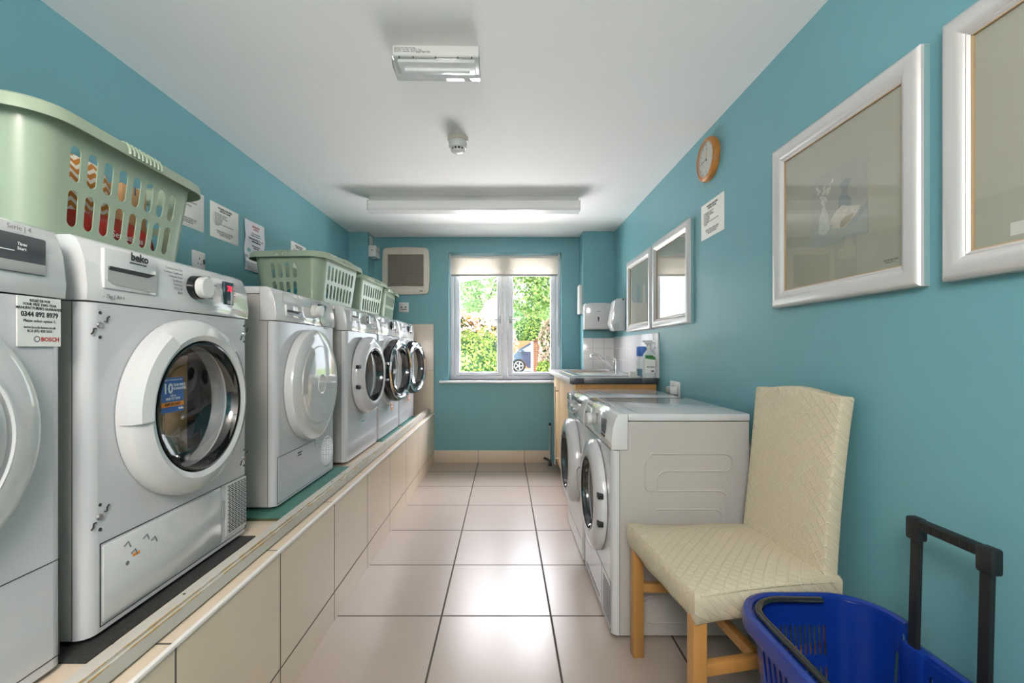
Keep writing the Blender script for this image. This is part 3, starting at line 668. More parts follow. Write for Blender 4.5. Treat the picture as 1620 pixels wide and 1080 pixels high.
# ------------------------------------------------------------------ laundry baskets
def basket(label, loc, rz, Lb=.485, Wb=.315, Lt=.545, Wt=.375, Hh=.255):
    """long axis = local y"""
    t = thing('laundry_basket', label, 'laundry basket', loc, R(rz), 'green plastic laundry baskets on the machines')
    rc = .058
    def P(side, s_, z_):
        k = z_ / Hh; Lx = (Wb + (Wt - Wb) * k) / 2; Ly = (Lb + (Lt - Lb) * k) / 2; r = rc + .01 * k
        # side 0:+x,1:+y,2:-x,3:-y ; s in [-1,1] on flat, corner index by 'c'
        return Lx, Ly, r
    b = B()
    def side_map(sd):
        def f(u, z_):
            Lx, Ly, r = P(sd, u, z_)
            if sd == 0: return (Lx, u * (Ly - r), z_)
            if sd == 1: return (-u * (Lx - r), Ly, z_)
            if sd == 2: return (-Lx, -u * (Ly - r), z_)
            return (u * (Lx - r), -Ly, z_)
        return f
    def corner_map(sd):
        def f(a, z_):
            Lx, Ly, r = P(sd, a, z_)
            cx = (Lx - r) * (1 if sd in (0, 3) else -1); cy = (Ly - r) * (1 if sd in (0, 1) else -1)
            th = R({0: 0, 1: 90, 2: 180, 3: 270}[sd] + a)
            return (cx + r * math.cos(th), cy + r * math.sin(th), z_)
        return f
    rows = ((.035, .115), (.130, .21))
    for sd in range(4):
        f = side_map(sd); n_ = 8 if sd in (0, 2) else 4; lo, hi = (-.92, .92) if n_ == 8 else (-.82, .5 if sd == 3 else .5)
        if n_ == 4: lo, hi = -.8, .55
        b.quad(f, -1, lo, 0, Hh, 1, 6); b.quad(f, hi, 1, 0, Hh, 1, 6)
        b.quad(f, lo, hi, 0, .025, n_, 1); b.quad(f, lo, hi, .218, Hh, n_, 1)
        st_ = (hi - lo) / n_
        for i in range(n_):
            a = lo + i * st_
            for z0, z1 in ((.025, .1225), (.1225, .218)):
                g_ = .2 if n_ == 8 else .22
                b.cell(f, a, a + st_, z0, z1, a + st_ * g_, a + st_ * (1 - g_), z0 + .009, z1 - .009, n=24, kind='slotn')
        b.quad(corner_map(sd), 0, 90, 0, Hh, 8, 6)
    # base
    def bp(side): pass
    pts = []
    for sd in range(4):
        cm = corner_map(sd)
        for k in range(9): pts.append(cm(90 * k / 8, 0))
    vs = [b.bm.verts.new(p) for p in pts]; b.bm.faces.new(vs)
    body = b.done('basket_body', 'basket_green', t, merge=True, solid=.0028, soff=-1)
    # rim: swept profile around the outline
    bm = bmesh.new(); prof = [(-.001, Hh - .004), (.0, Hh + .002), (.006, Hh + .008), (.018, Hh + .010), (.027, Hh + .004), (.030, Hh - .008), (.031, Hh - .022), (.028, Hh - .022), (.026, Hh - .008), (.018, Hh + .004), (.006, Hh + .003), (.002, Hh - .004)]
    out = []
    Lx, Ly, r = Wt / 2, Lt / 2, rc + .01
    for cx, cy, a0 in ((Lx - r, Ly - r, 0), (-Lx + r, Ly - r, 90), (-Lx + r, -Ly + r, 180), (Lx - r, -Ly + r, 270)):
        for k in range(9):
            th = R(a0 + 90 * k / 8); out.append((cx, cy, th, r))
    dense = []
    for i, q in enumerate(out):
        dense.append(q)
    rings = []
    for cx, cy, th, r in dense:
        rings.append([bm.verts.new((cx + (r + o_) * math.cos(th), cy + (r + o_) * math.sin(th), z_)) for o_, z_ in prof])
    for i in range(len(rings)):
        A, C = rings[i], rings[(i + 1) % len(rings)]
        for j in range(len(prof)): bm.faces.new((A[j], A[(j+1) % len(prof)], C[(j+1) % len(prof)], C[j]))
    q = B(); q.add(bm); q.done('rim', 'basket_green', t, merge=True)
    # ribbed grips in the middle of each side
    for sx in (-1, 1):
        b = B()
        for i in range(9):
            y = -.056 + i * .014; b.tube([(sx * (Lx + .004), y, Hh + .006), (sx * (Lx + .014), y, Hh + .0115), (sx * (Lx + .024), y, Hh + .008), (sx * (Lx + .031), y, Hh - .004), (sx * (Lx + .032), y, Hh - .018)], .004, 6)
        b.done('grip', 'basket_green', t)
        b = B()
        for i in range(9):
            x = -.04 + i * .010; b.tube([(x, sx * (Ly + .004), Hh + .006), (x, sx * (Ly + .014), Hh + .0115), (x, sx * (Ly + .024), Hh + .008), (x, sx * (Ly + .031), Hh - .004), (x, sx * (Ly + .032), Hh - .018)], .0035, 6)
        b.done('grip', 'basket_green', t)
    return t
_c = B.cell
def cell2(s, P, s0, s1, z0, z1, hs0, hs1, hz0, hz1, n=16, kind='slot'):
    if kind != 'slotn': return _c(s, P, s0, s1, z0, z1, hs0, hs1, hz0, hz1, n, kind)
    # slot in mixed units: elliptic ends
    cs, cz = (hs0 + hs1) / 2, (hz0 + hz1) / 2; hw, hh = (hs1 - hs0) / 2, (hz1 - hz0) / 2
    e = hh * .30; pts = []
    for k in range(9):
        a = R(180 * k / 8); pts.append((cs + hw * math.cos(a), cz + hh - e + e * math.sin(a)))
    for k in range(9):
        a = R(180 + 180 * k / 8); pts.append((cs + hw * math.cos(a), cz - hh + e + e * math.sin(a)))
    rect = [(s1, z1)] + [(s1 + (s0 - s1) * k / 6, z1) for k in range(1, 7)] + [(s0, z1)] * 0
    # map each outline point to a boundary point
    outer = []
    for k in range(9):
        f_ = k / 8
        if k == 0: outer.append((s1, cz))
        elif k == 8: outer.append((s0, cz))
        else: outer.append((s1 + (s0 - s1) * min(1, max(0, (f_ - .125) / .75)), z1))
    for k in range(9):
        f_ = k / 8
        if k == 0: outer.append((s0, cz))
        elif k == 8: outer.append((s1, cz))
        else: outer.append((s0 + (s1 - s0) * min(1, max(0, (f_ - .125) / .75)), z0))
    I = [s.bm.verts.new(P(*p)) for p in pts]; O = [s.bm.verts.new(P(*p)) for p in outer]; m = len(pts)
    for k in range(m):
        j = (k + 1) % m
        try:
            if outer[k] == outer[j]: s.bm.faces.new((I[k], I[j], O[k]))
            else: s.bm.faces.new((I[k], I[j], O[j], O[k]))
        except ValueError: pass
    return s
B.cell = cell2
ZT = ZP + .852
basket('green laundry basket nearest the camera, packets inside, on the stickered glass door dryer', (-1.14, 1.175, 1.336), 3)
basket('green laundry basket on the white ringed washing machine, second nearest', (-1.11, 2.635, 1.334), -3)
basket('green laundry basket on machine second from far end, third in the row', (-1.13, 3.325, 1.334), -3)
basket('green laundry basket farthest away, blue clothing showing through its slots', (-1.165, 3.955, 1.334), 2, Lb=.43, Lt=.48)
# things in the baskets
def pillow_mesh(sx, sy, sz, seed, amp=.15, n=20):
    random.seed(seed); b = B(); t = bmesh.new(); bmesh.ops.create_uvsphere(t, u_segments=n, v_segments=n // 2, radius=1)
    ph = [random.uniform(0, 6) for _ in range(6)]
    for v in t.verts:
        c = v.co; f = lambda q: math.copysign(abs(q) ** .55, q)
        k = 1 + amp * math.sin(5 * c.x + ph[0]) * math.sin(4 * c.y + ph[1]) + amp * .6 * math.sin(9 * c.z + ph[2] + 4 * c.y)
        v.co = Vector((f(c.x) * sx * k, f(c.y) * sy, f(c.z) * sz * k))
    return b.add(t)
o = pillow_mesh(.055, .108, .132, 2, .03).done('patterned_bag', 'zigzag_print'); o.location = (-1.135, 1.185, 1.468); tag(o, 'orange and white zigzag patterned bag inside the nearest green laundry basket', 'bag')
o = pillow_mesh(.034, .15, .046, 5, .10).done('red_packet', 'red_pack'); o.location = (-1.034, 1.19, 1.386); tag(o, 'crinkled red packet lying in bottom of the nearest green laundry basket', 'packet')
rp = o
text('printed_text', 'Sensations', .024, (.037, -.02, .016), (0, 1, 0), (0, 0, 1), 'ink_white', rp)
bx = thing('carton', 'brown carton standing in far end of the nearest green laundry basket', 'box', (-1.12, 1.352, 1.337)); B().box(-.09, .035, -.045, .045, 0, .232, .002).done('carton_body', 'cardboard', bx); B().box(-.09, .036, -.003, .003, .21, .2328).done('carton_tape', 'ink_grey', bx)
o = pillow_mesh(.10, .13, .045, 9, .1).done('folded_cloth', 'cloth_teal'); o.location = (-1.11, 2.60, 1.387); tag(o, 'teal and white cloth lying inside the second nearest green laundry basket', 'cloth')
o = pillow_mesh(.10, .13, .05, 11, .1).done('folded_clothing', 'cloth_blue'); o.location = (-1.165, 3.955, 1.395); tag(o, 'blue patterned clothing lying inside the farthest green laundry basket', 'clothing')

# ------------------------------------------------------------------ left wall notices, socket
DRY = ('TUMBLE DRYER\nINSTRUCTIONS', '1    LOAD MACHINE, CLOSE DOOR\n2    SELECT PROGRAMME, THE INDICATED\n      PROGRAMME\n3    CHOOSE CORRECT OPTIONS\n4    START MACHINE', 'DETAILED INSTRUCTIONS ARE HELD\nBY THE HOUSE MANAGER IF YOU\nREQUIRE FURTHER HELP')
WASH = ('WASHING MACHINE\nINSTRUCTIONS', '1    LOAD MACHINE, CLOSE DOOR\n2    PUT POWDER IN DRAWER\n3    SELECT CORRECT PROGRAMME\n4    CHOOSE OPTIONS\n5    SELECT SPIN SPEED\n6    START MACHINE\n7    WHEN FINISHED DOOR WILL UNLOCK AFTER\n      2 MINUTES', 'DETAILED INSTRUCTIONS ARE HELD\nBY THE HOUSE MANAGER IF YOU\nREQUIRE FURTHER HELP')
def notice(label, x, ya, yb, z0, z1, txt, nx, body_size=.0082):
    """nx: direction the sheet faces (+1 on left wall, -1 on right wall)"""
    t = thing('wall_notice', label, 'notice', (x, (ya + yb) / 2, z0), 0)
    w_ = yb - ya; h_ = z1 - z0
    B().box(min(0, nx * .002), max(0, nx * .002), -w_ / 2, w_ / 2, 0, h_, .0004).done('sheet', 'paper', t)
    u = (0, nx, 0); xx = nx * .0023
    s0 = -w_ / 2 * nx
    text('heading', txt[0], .0125, (xx, 0, h_ - .014), u, (0, 0, 1), 'ink', t, align='CENTER', bold=.0004)
    text('body_text', txt[1], body_size, (xx, s0 + nx * .022, h_ - .047), u, (0, 0, 1), 'ink_grey', t, sp=1.08, bold=.0001)
    text('footer_text', txt[2], .0085, (xx, 0, .044), u, (0, 0, 1), 'ink_grey', t, align='CENTER', sp=1.05, bold=.0002)
    return t
notice('tumble dryer instructions notice on left wall, partly behind the nearest basket rim', XL, 1.985, 2.228, 1.659, 1.838, DRY, 1, .0088)
notice('washing machine instructions notice on left wall between two other notices', XL, 2.276, 2.517, 1.658, 1.834, WASH, 1, .0075)
notice('white notice on left wall with only its corner showing above second basket', XL, 3.135, 3.37, 1.66, 1.838, WASH, 1, .0075)
notice('washing machine instructions notice on right wall below the round clock', XR, 2.13, 2.378, 1.652, 1.829, WASH, -1, .0075)
t = thing('paper_notice', 'tall paper notice in wavy plastic pocket on the left wall', 'notice', (XL, 2.676, 1.545))
b = B(); b.quad(lambda y, z: (.006 + .004 * math.sin(z * 40) * (1 if z < .2 else .4) + .003 * math.sin(y * 30), y, z), -.103, .103, 0, .285, 12, 20); b.done('sheet', 'paper_cool', t, merge=True, solid=.0008)
b = B(); b.quad(lambda y, z: (.0125 + .005 * math.sin(z * 55 + 1) + .003 * math.sin(y * 30), y, z), -.105, .105, 0, .085, 14, 14); b.done('plastic_pocket', 'clear_plastic', t, merge=True, solid=.0004)
def ptx(b_, s_, z, m, bold=.0002): return text('printed_text', b_, s_, (.0125, 0, z), (0, 1, 0), (0, 0, 1), m, t, align='CENTER', bold=bold, sp=1.1)
ptx('IMPORTANT\nNOTICE', .014, .262, 'ink_red'); ptx('Please do not leave\nwashing in the machines', .0115, .222, 'ink_grey'); ptx('Remove all washing from the\nmachines after use', .0125, .190, 'ink', .0005); ptx('All items are left at\nowners risk', .011, .150, 'ink', .0003); ptx('If machine is faulty\ncontact House Manager', .010, .118, 'ink_grey')
def socket(name, label, cat, loc, rot, w_=.086, h_=.086, dbl=False):
    t = thing(name, label, cat, loc, rot)
    B().box(-w_ / 2, w_ / 2, -.010, 0, 0, h_, .003).done('faceplate', 'satin_white', t)
    for cx in ((-w_ / 4, w_ / 4) if dbl else (0,)):
        b = B(); b.box(cx - .002, cx + .002, -.0108, -.009, h_ * .55, h_ * .55 + .009); b.box(cx - .015, cx - .008, -.0108, -.009, h_ * .3, h_ * .3 + .004); b.box(cx + .008, cx + .015, -.0108, -.009, h_ * .3, h_ * .3 + .004); b.done('socket_holes', 'dark_gap', t)
        B().box(cx + .018, cx + .028, -.013, -.009, h_ * .6, h_ * .85, .001).done('switch', 'satin_white', t)
    return t
sk_ = socket('wall_socket', 'white single socket on left wall above the stickered dryer', 'socket', (XL, 2.184, 1.474), R(90))
B().box(.026, .036, -.0125, -.009, .03, .055, .001).done('switch_edge', 'dark_gap', sk_)

# ------------------------------------------------------------------ back wall items
t = thing('extractor_fan', 'square cream extractor fan with grey grille high on back wall', 'extractor fan', (-.9585, YB, 1.628))
def superpts(w_, h_, k=.018, n=10):
    pts = []
    c = [(-w_, -h_), (w_, -h_), (w_, h_), (-w_, h_)]; r = .035
    for (cx, cz, a0) in ((w_ - r, h_ - r, 0), (-w_ + r, h_ - r, 90), (-w_ + r, -h_ + r, 180), (w_ - r, -h_ + r, 270)):
        for i in range(6):
            a = R(a0 + 90 * i / 5); pts.append([cx + r * math.cos(a), cz + r * math.sin(a)])
        # bulge mid of the following side
        if a0 == 0: pts += [[x, h_ + .008 * (1 - (x / w_) ** 2)] for x in (.1, 0, -.1)]
        if a0 == 90: pts += [[-w_ - .008 * (1 - (z / h_) ** 2), z] for z in (.1, 0, -.1)]
        if a0 == 180: pts += [[x, -h_ - .008 * (1 - (x / w_) ** 2)] for x in (-.1, 0, .1)]
        if a0 == 270: pts += [[w_ + .008 * (1 - (z / h_) ** 2), z] for z in (-.1, 0, .1)]
    return pts
hs = .2215
pts = [(p[0], p[1] + .229) for p in superpts(hs, hs)]
b = B(); b.prism(pts, 'Y', -.035, 0, .006); b.done('housing', 'vent_cream', t)
gx0, gx1, gz0, gz1 = -.173, .173, .075, .385
B().box(gx0, gx1, -.037, -.030, gz0, gz1, .001).done('grille_back', 'vent_dark', t)
b = B()
for i in range(31): b.box(gx0, gx1, -.043, -.036, gz0 + .004 + i * .0099, gz0 + .0085 + i * .0099)
b.done('grille_slats', 'vent_slat', t)
b = B()
for i in range(27): b.box(gx0 + .008 + i * .0127, gx0 + .0095 + i * .0127, -.0445, -.037, gz0, gz1)
b.done('grille_ribs', 'vent_dark', t)
b = B(); b.box(gx0 - .004, gx1 + .004, -.045, -.034, gz1, gz1 + .012, .003); b.prism([(-.18, .062), (.18, .062), (.18, .076), (.03, .078), (0, .082), (-.03, .078), (-.18, .076)], 'Y', -.044, -.034, .001); b.done('grille_frame', 'vent_cream', t)
text('brand_plate', 'Xpelair', .012, (.15, -.0362, .04), (1, 0, 0), (0, 0, 1), 'ink', t, align='CENTER', bold=.0008)
t = thing('wall_socket', 'small white socket on back wall below the extractor fan', 'socket', (-.984, YB, 1.458))
B().box(-.048, .048, -.012, 0, 0, .096, .006).done('faceplate', 'satin_white', t)
b = B(); b.lathe([(0, -.016), (.008, -.016), (.009, -.011)], (-.02, 0, .05), 'Y', n=14); b.lathe([(0, -.016), (.008, -.016), (.009, -.011)], (.02, 0, .05), 'Y', n=14); b.box(-.028, .028, -.014, -.011, .025, .032); b.done('fittings', 'vent_dark', t)
t = thing('junction_box', 'white junction box on side of the left pier by the extractor fan', 'junction box', (-1.276, 4.375, 1.965))
B().box(0, .07, -.07, .07, 0, .105, .004).done('casing', 'satin_white', t)
b = B(); b.lathe([(0, .0745), (.006, .0745), (.006, .07)], (0, -.03, .06), 'X', n=12); b.lathe([(0, .0745), (.006, .0745), (.006, .07)], (0, .03, .06), 'X', n=12); b.lathe([(0, -.074), (.006, -.074), (.006, -.07)], (.035, 0, .06), 'Y', n=12); b.done('screws', 'vent_dark', t)
tag(B().box(-1.276, -1.268, 4.345, 4.435, 2.075, 2.165, .002).done('blanking_plate', 'satin_white'), 'small white plate on left pier just under ceiling', 'cover plate')
tag(B().box(.690, .722, 4.30, 4.42, 1.43, 1.70, .004).done('control_panel', 'satin_white'), 'slim white control panel on side of right pier by window', 'control panel')

# ------------------------------------------------------------------ sink corner
t = thing('sink_cabinet', 'light oak sink cabinet below dark worktop in right far corner', 'cabinet', (.45, 3.05, 0))
B().box(.02, .55, 0, 1.2, .12, .868).done('carcass', 'oak_panel', t)
B().box(.06, .55, .01, 1.19, 0, .12).done('kickboard', 'oak_panel', t)
for (y0, y1, hy, n_) in ((.003, .745, .70, 0), (.749, 1.36, .80, 1)):
    y1 = min(y1, 1.2) if n_ == 0 else 1.2
    dd = B().box(0, .019, y0, y1, .125, .865, .001).done('door', 'oak_light', t)
    if n_:
        b = B(); b.tube([(-.032, hy, .14), (-.032, hy, .79)], .006, 10); b.tube([(0, hy, .19), (-.032, hy, .19)], .005, 8); b.tube([(0, hy, .75), (-.032, hy, .75)], .005, 8); b.done('door_handle', 'steel', dd)
# worktop with sink cut-out
wt = thing('worktop', 'dark grey laminate worktop holding the steel sink', 'worktop', (0, 0, 0))
X0, X1, Y0, Y1, SX0, SX1, SY0, SY1 = .425, XR - .009, 3.03, 4.261, .52, .90, 3.66, 4.10
b = B(); b.box(X0, SX0, Y0, Y1, .870, .9078, .002); b.box(SX1, X1, Y0, Y1, .8701, .9077, .001); b.box(SX0 - .001, SX1 + .001, Y0, SY0, .8702, .9076, .001); b.box(SX0 - .001, SX1 + .001, SY1, Y1, .8702, .9076, .001)
b.box(X0, .721, Y1 - .002, YB - .001, .8703, .9075, .001)
b.done('slab', 'worktop', wt)
b = B(); b.box(X0 + .003, SX0, Y0 + .003, Y1, .9074, .9086); b.box(SX1, X1, Y0 + .003, Y1, .9074, .9086); b.box(SX0, SX1, Y0 + .003, SY0, .9074, .9086); b.box(SX0, SX1, SY1, Y1, .9074, .9086); b.done('laminate_surface', 'worktop_top', wt)
B().box(X0 - .002, X0 + .0015, Y0 + .001, YB - .002, .8705, .9085, .001).done('front_edging', 'trim_white', wt)
t = thing('sink', 'stainless steel inset sink with drainer in dark worktop', 'sink', (0, 0, .909))
b = B(); fx0, fx1, fy0, fy1 = .485, .93, 3.22, 4.14
b.cell(lambda s_, z_: (s_, z_, .004), fx0, fx1, SY0 - .02, fy1, SX0 + .02, SX1 - .02, SY0 + .02, SY1 - .02, n=40, kind='circle' if 0 else 'rect')
b.quad(lambda s_, z_: (s_, z_, .004), fx0, fx1, fy0, SY0 - .02)
for (p, q) in (((fx0, fy0), (fx1, fy0)), ((fx1, fy0), (fx1, fy1)), ((fx1, fy1), (fx0, fy1)), ((fx0, fy1), (fx0, fy0))):
    b.quad(lambda s_, z_, p=p, q=q: (p[0] + (q[0] - p[0]) * s_, p[1] + (q[1] - p[1]) * s_, z_), 0, 1, -.0005, .004)
ix0, ix1, iy0, iy1 = SX0 + .02, SX1 - .02, SY0 + .02, SY1 - .02
for (p, q) in (((ix0, iy0), (ix1, iy0)), ((ix1, iy0), (ix1, iy1)), ((ix1, iy1), (ix0, iy1)), ((ix0, iy1), (ix0, iy0))):
    b.quad(lambda s_, z_, p=p, q=q: (p[0] + (q[0] - p[0]) * s_, p[1] + (q[1] - p[1]) * s_, z_), 0, 1, -.15, .004)
b.quad(lambda s_, z_: (s_, z_, -.15), ix0, ix1, iy0, iy1)
b.done('bowl', 'steel', t, merge=True, solid=.0012, soff=0)
b = B()
for i in range(7): b.tube([(.56 + i * .045, 3.28, .0045), (.56 + i * .045, 3.6, .0045)], .003, 6)
b.done('drainer_ribs', 'steel', t)
b = B(); b.tube([(fx0, fy0, .005), (fx1, fy0, .005), (fx1, fy1, .005), (fx0, fy1, .005)], .0045, 6, closed=True); b.done('rolled_edge', 'steel', t)
t = thing('mixer_tap', 'chrome mixer tap with angled spout over the steel sink', 'tap', (.868, 3.62, .913))
b = B(); b.lathe([(0, 0), (.026, 0), (.026, .008), (.02, .012), (.019, .075), (.021, .08), (.021, .10), (0, .104)], (0, 0, 0), 'Z', n=24); b.done('tap_body', 'chrome', t)
b = B(); b.tube([(-.005, 0, .03), (-.05, .0, .062), (-.10, .0, .102), (-.135, .0, .132), (-.155, .0, .144), (-.175, .0, .148), (-.19, 0, .140), (-.195, 0, .125)], [.014, .013, .012, .011, .010, .010, .011, .011], 12); b.done('spout', 'chrome', t)
b = B(); b.tube([(0, 0, .10), (-.012, 0, .113), (-.04, 0, .122), (-.07, 0, .124)], [.012, .009, .006, .005], 10); b.done('lever', 'chrome', t)
# bottles
t = thing('spray_bottle', 'clear trigger spray bottle with green label at end of worktop', 'spray bottle', (.962, 3.085, .909))
b = B(); b.lathe([(0, 0), (.042, 0), (.044, .01), (.044, .13), (.038, .155), (.018, .18), (.014, .19), (.014, .20), (0, .20)], (0, 0, 0), 'Z', n=28, sz=.6); bo = b.done('bottle', 'bottle_clear', t)
B().box(-.034, .034, -.0285, -.02, .03, .15, .003).done('label_panel', 'paper', bo)
b = B(); b.prism([(-.034, .128), (.034, .118), (.034, .135), (.012, .15), (-.034, .15)], 'Y', -.0292, -.028); b.done('green_band', 'label_green', bo)
text('printed_text', 'BACTERIAL', .0105, (0, -.0296, .143), (1, 0, 0), (0, 0, 1), 'ink', bo, align='CENTER', bold=.0002, xs=.9); text('printed_text', 'MULTI SURFACE', .008, (.003, -.0292, .075), (1, 0, 0), (0, 0, 1), 'ink', bo, align='CENTER', bold=.0006, xs=.9)
B().box(.006, .026, -.0292, -.028, .038, .05).done('barcode', 'ink_grey', bo)
b = B(); b.lathe([(0, .198), (.017, .198), (.017, .222), (.012, .226), (0, .226)], (0, 0, 0), 'Z', n=18); b.box(-.03, .022, -.012, .012, .222, .25, .007); b.box(-.045, -.028, -.008, .008, .236, .25, .003); b.tube([(.015, 0, .235), (.035, 0, .235), (.045, 0, .222), (.04, 0, .2), (.028, 0, .185)], [.007, .006, .005, .004, .003], 8); b.done('trigger_head', 'satin_white', t)
t = thing('detergent_bottle', 'clear bottle with blue cap and grey base behind the trigger spray', 'bottle', (.950, 3.21, .909))
b = B(); b.lathe([(0, 0), (.035, 0), (.036, .01), (.036, .055)], (0, 0, 0), 'Z', n=24); b.done('liquid', 'bottle_liquid', t)
b = B(); b.lathe([(.036, .05), (.036, .10), (.028, .13), (.026, .14)], (0, 0, 0), 'Z', n=24); b.done('bottle', 'bottle_clear', t)
b = B(); b.lathe([(0, .21), (.03, .208), (.036, .20), (.036, .15), (.032, .142), (0, .14)], (0, 0, 0), 'Z', n=24); b.done('cap', 'blue_pack', t)
t = thing('soap_dish', 'small white soap dish between sink drainer and the bottles', 'soap dish', (.89, 3.17, .909))
b = B(); b.box(-.035, .03, -.03, .03, 0, .006, .002); b.box(-.035, -.031, -.03, .03, .004, .035, .001); b.box(-.035, .03, .026, .03, .004, .035, .001); b.done('dish', 'satin_white', t)
# dispensers
t = thing('paper_towel_dispenser', 'white paper towel dispenser with dark keyhole on right pier above sink', 'dispenser', (.841, 4.27, 1.283))
pts = [(-.126, .0), (.126, 0), (.126, .21), (.118, .228), (.06, .235), (-.06, .235), (-.118, .228), (-.126, .21)]
b = B(); b.prism(pts, 'Y', -.115, 0, .006); b.done('casing', 'gloss_white', t)
b = B(); b.lathe([(0, -.118), (.007, -.118), (.008, -.115)], (.0, 0, .10), 'Y', n=14); b.prism([(-.007, .098), (.007, .098), (.003, .065), (-.003, .065)], 'Y', -.118, -.114); b.box(-.012, .012, -.1165, -.114, .155, .158); b.done('keyhole', 'dark_gap', t)
B().box(-.122, .122, -.113, -.02, -.004, .01, .001).done('towel_slot', 'grey_plastic', t)
t = thing('soap_dispenser', 'white wedge shaped dispenser on right wall beside the small pictures', 'dispenser', (XR, 3.95, 1.255))
b = B(); b.prism([(0, 0), (-.095, 0), (-.125, .06), (-.115, .13), (-.09, .255), (-.07, .272), (0, .275)], 'Y', -.07, .09, .008); b.done('casing', 'gloss_white', t)
b = B(); b.lathe([(0, -.072), (.007, -.072), (.007, -.068)], (-.02, 0, .262), 'Y', n=12); b.done('lock', 'dark_gap', t)
b = B(); b.prism([(-.115, .045), (-.06, .07), (-.05, .02), (-.075, -.004), (-.12, -.004)], 'Y', -.074, -.069, .001); b.done('push_lever', 'clear_plastic', t)
# pipe by cabinet
t = thing('waste_pipe', 'slim grey upright pipe with black foot beside the oak cabinet', 'pipe', (.425, 4.36, 0))
b = B(); b.tube([(0, 0, .02), (0, 0, .39)], .008, 10); b.done('pipe', 'grey_plastic', t)
b = B(); b.lathe([(0, 0), (.018, 0), (.016, .02), (.01, .03), (.01, .06), (0, .06)], (0, 0, 0), 'Z', n=14); b.tube([(0, 0, .05), (-.05, .05, .06)], .012, 8); b.lathe([(0, .38), (.012, .38), (.012, .40), (0, .41)], (0, 0, 0), 'Z', n=12); b.done('black_fittings', 'black_matt', t)

# ------------------------------------------------------------------ right wall: socket, clock, pictures
sk_ = socket('wall_socket', 'white double socket on right wall behind the two machines', 'socket', (XR, 2.735, .822), R(-90), .146, .086, True)
t = thing('plug', 'white plug in the double socket on the right wall', 'plug', (XR - .012, 2.69, .835), R(-90))
B().box(-.022, .022, -.035, 0, 0, .045, .008).done('plug_body', 'satin_white', t); B().tube([(0, -.02, .004), (0, -.025, -.03), (.01, -.02, -.15), (.0, -.02, -.4)], .004, 8).done('cable', 'satin_white', t)
t = thing('plug_grey', 'grey plug in the double socket beside the white plug', 'plug', (XR - .012, 2.77, .832), R(-90)); t.name = 'plug'
B().box(-.02, .02, -.03, 0, 0, .042, .008).done('plug_body', 'beige_hose', t); B().tube([(0, -.02, .004), (0, -.02, -.1), (-.01, -.02, -.4)], .004, 8).done('cable', 'grey_plastic', t)
t = thing('waste_hose', 'grey ribbed waste hose looping behind the embossed dryer', 'hose', (.955, 1.85, .0))
b = B(); P = [(0, 0, .02), (0, .0, .30), (.0, -.02, .55), (.0, -.05, .70), (.0, -.01, .745), (.0, .06, .72), (0, .1, .5), (0, .12, .02)]
b.tube(P, .014, 10); b.done('hose', 'beige_hose', t)
t = thing('wall_clock', 'round clock with cream face and wooden rim on right wall', 'clock', (XR, 2.278, 2.033))
b = B(); b.lathe([(0, 0), (.105, 0), (.108, -.01), (.103, -.024), (.092, -.03), (.084, -.026), (.082, -.016), (0, -.016)], (0, 0, 0), 'X', n=56); b.done('rim', 'clock_wood', t)
b = B(); b.lathe([(0, -.018), (.083, -.018), (.083, -.0155)], (0, 0, 0), 'X', n=48); fc = b.done('clock_face', 'clock_face', t)
b = B()
for k in range(12):
    a = R(30 * k); c, s_ = math.cos(a), math.sin(a); b.tube([(-.0186, c * .068, s_ * .068), (-.0186, c * .077, s_ * .077)], .0014, 4)
b.done('hour_marks', 'ink', fc)
for k, nme in enumerate(('12', '3', '6', '9')):
    a = R(90 - 90 * k); text('numeral', nme, .020, (-.0187, -math.cos(a) * .056, math.sin(a) * .056 + .008), (0, -1, 0), (0, 0, 1), 'ink', fc, align='CENTER')
b = B(); b.tube([(-.021, 0, 0), (-.021, .052, -.002)], .0016, 5); b.lathe([(0, -.024), (.006, -.022), (.006, -.018)], (0, 0, 0), 'X', n=14); b.done('minute_hand', 'ink', fc)
b = B(); b.tube([(-.0205, 0, 0), (-.0205, -.006, .042)], .002, 5); b.done('hour_hand', 'label_orange', fc)
b = B(); b.lathe([(0, -.0265), (.083, -.0262), (.084, -.025), (0, -.0255)], (0, 0, 0), 'X', n=48); b.done('clock_glass', 'picture_glass', t)

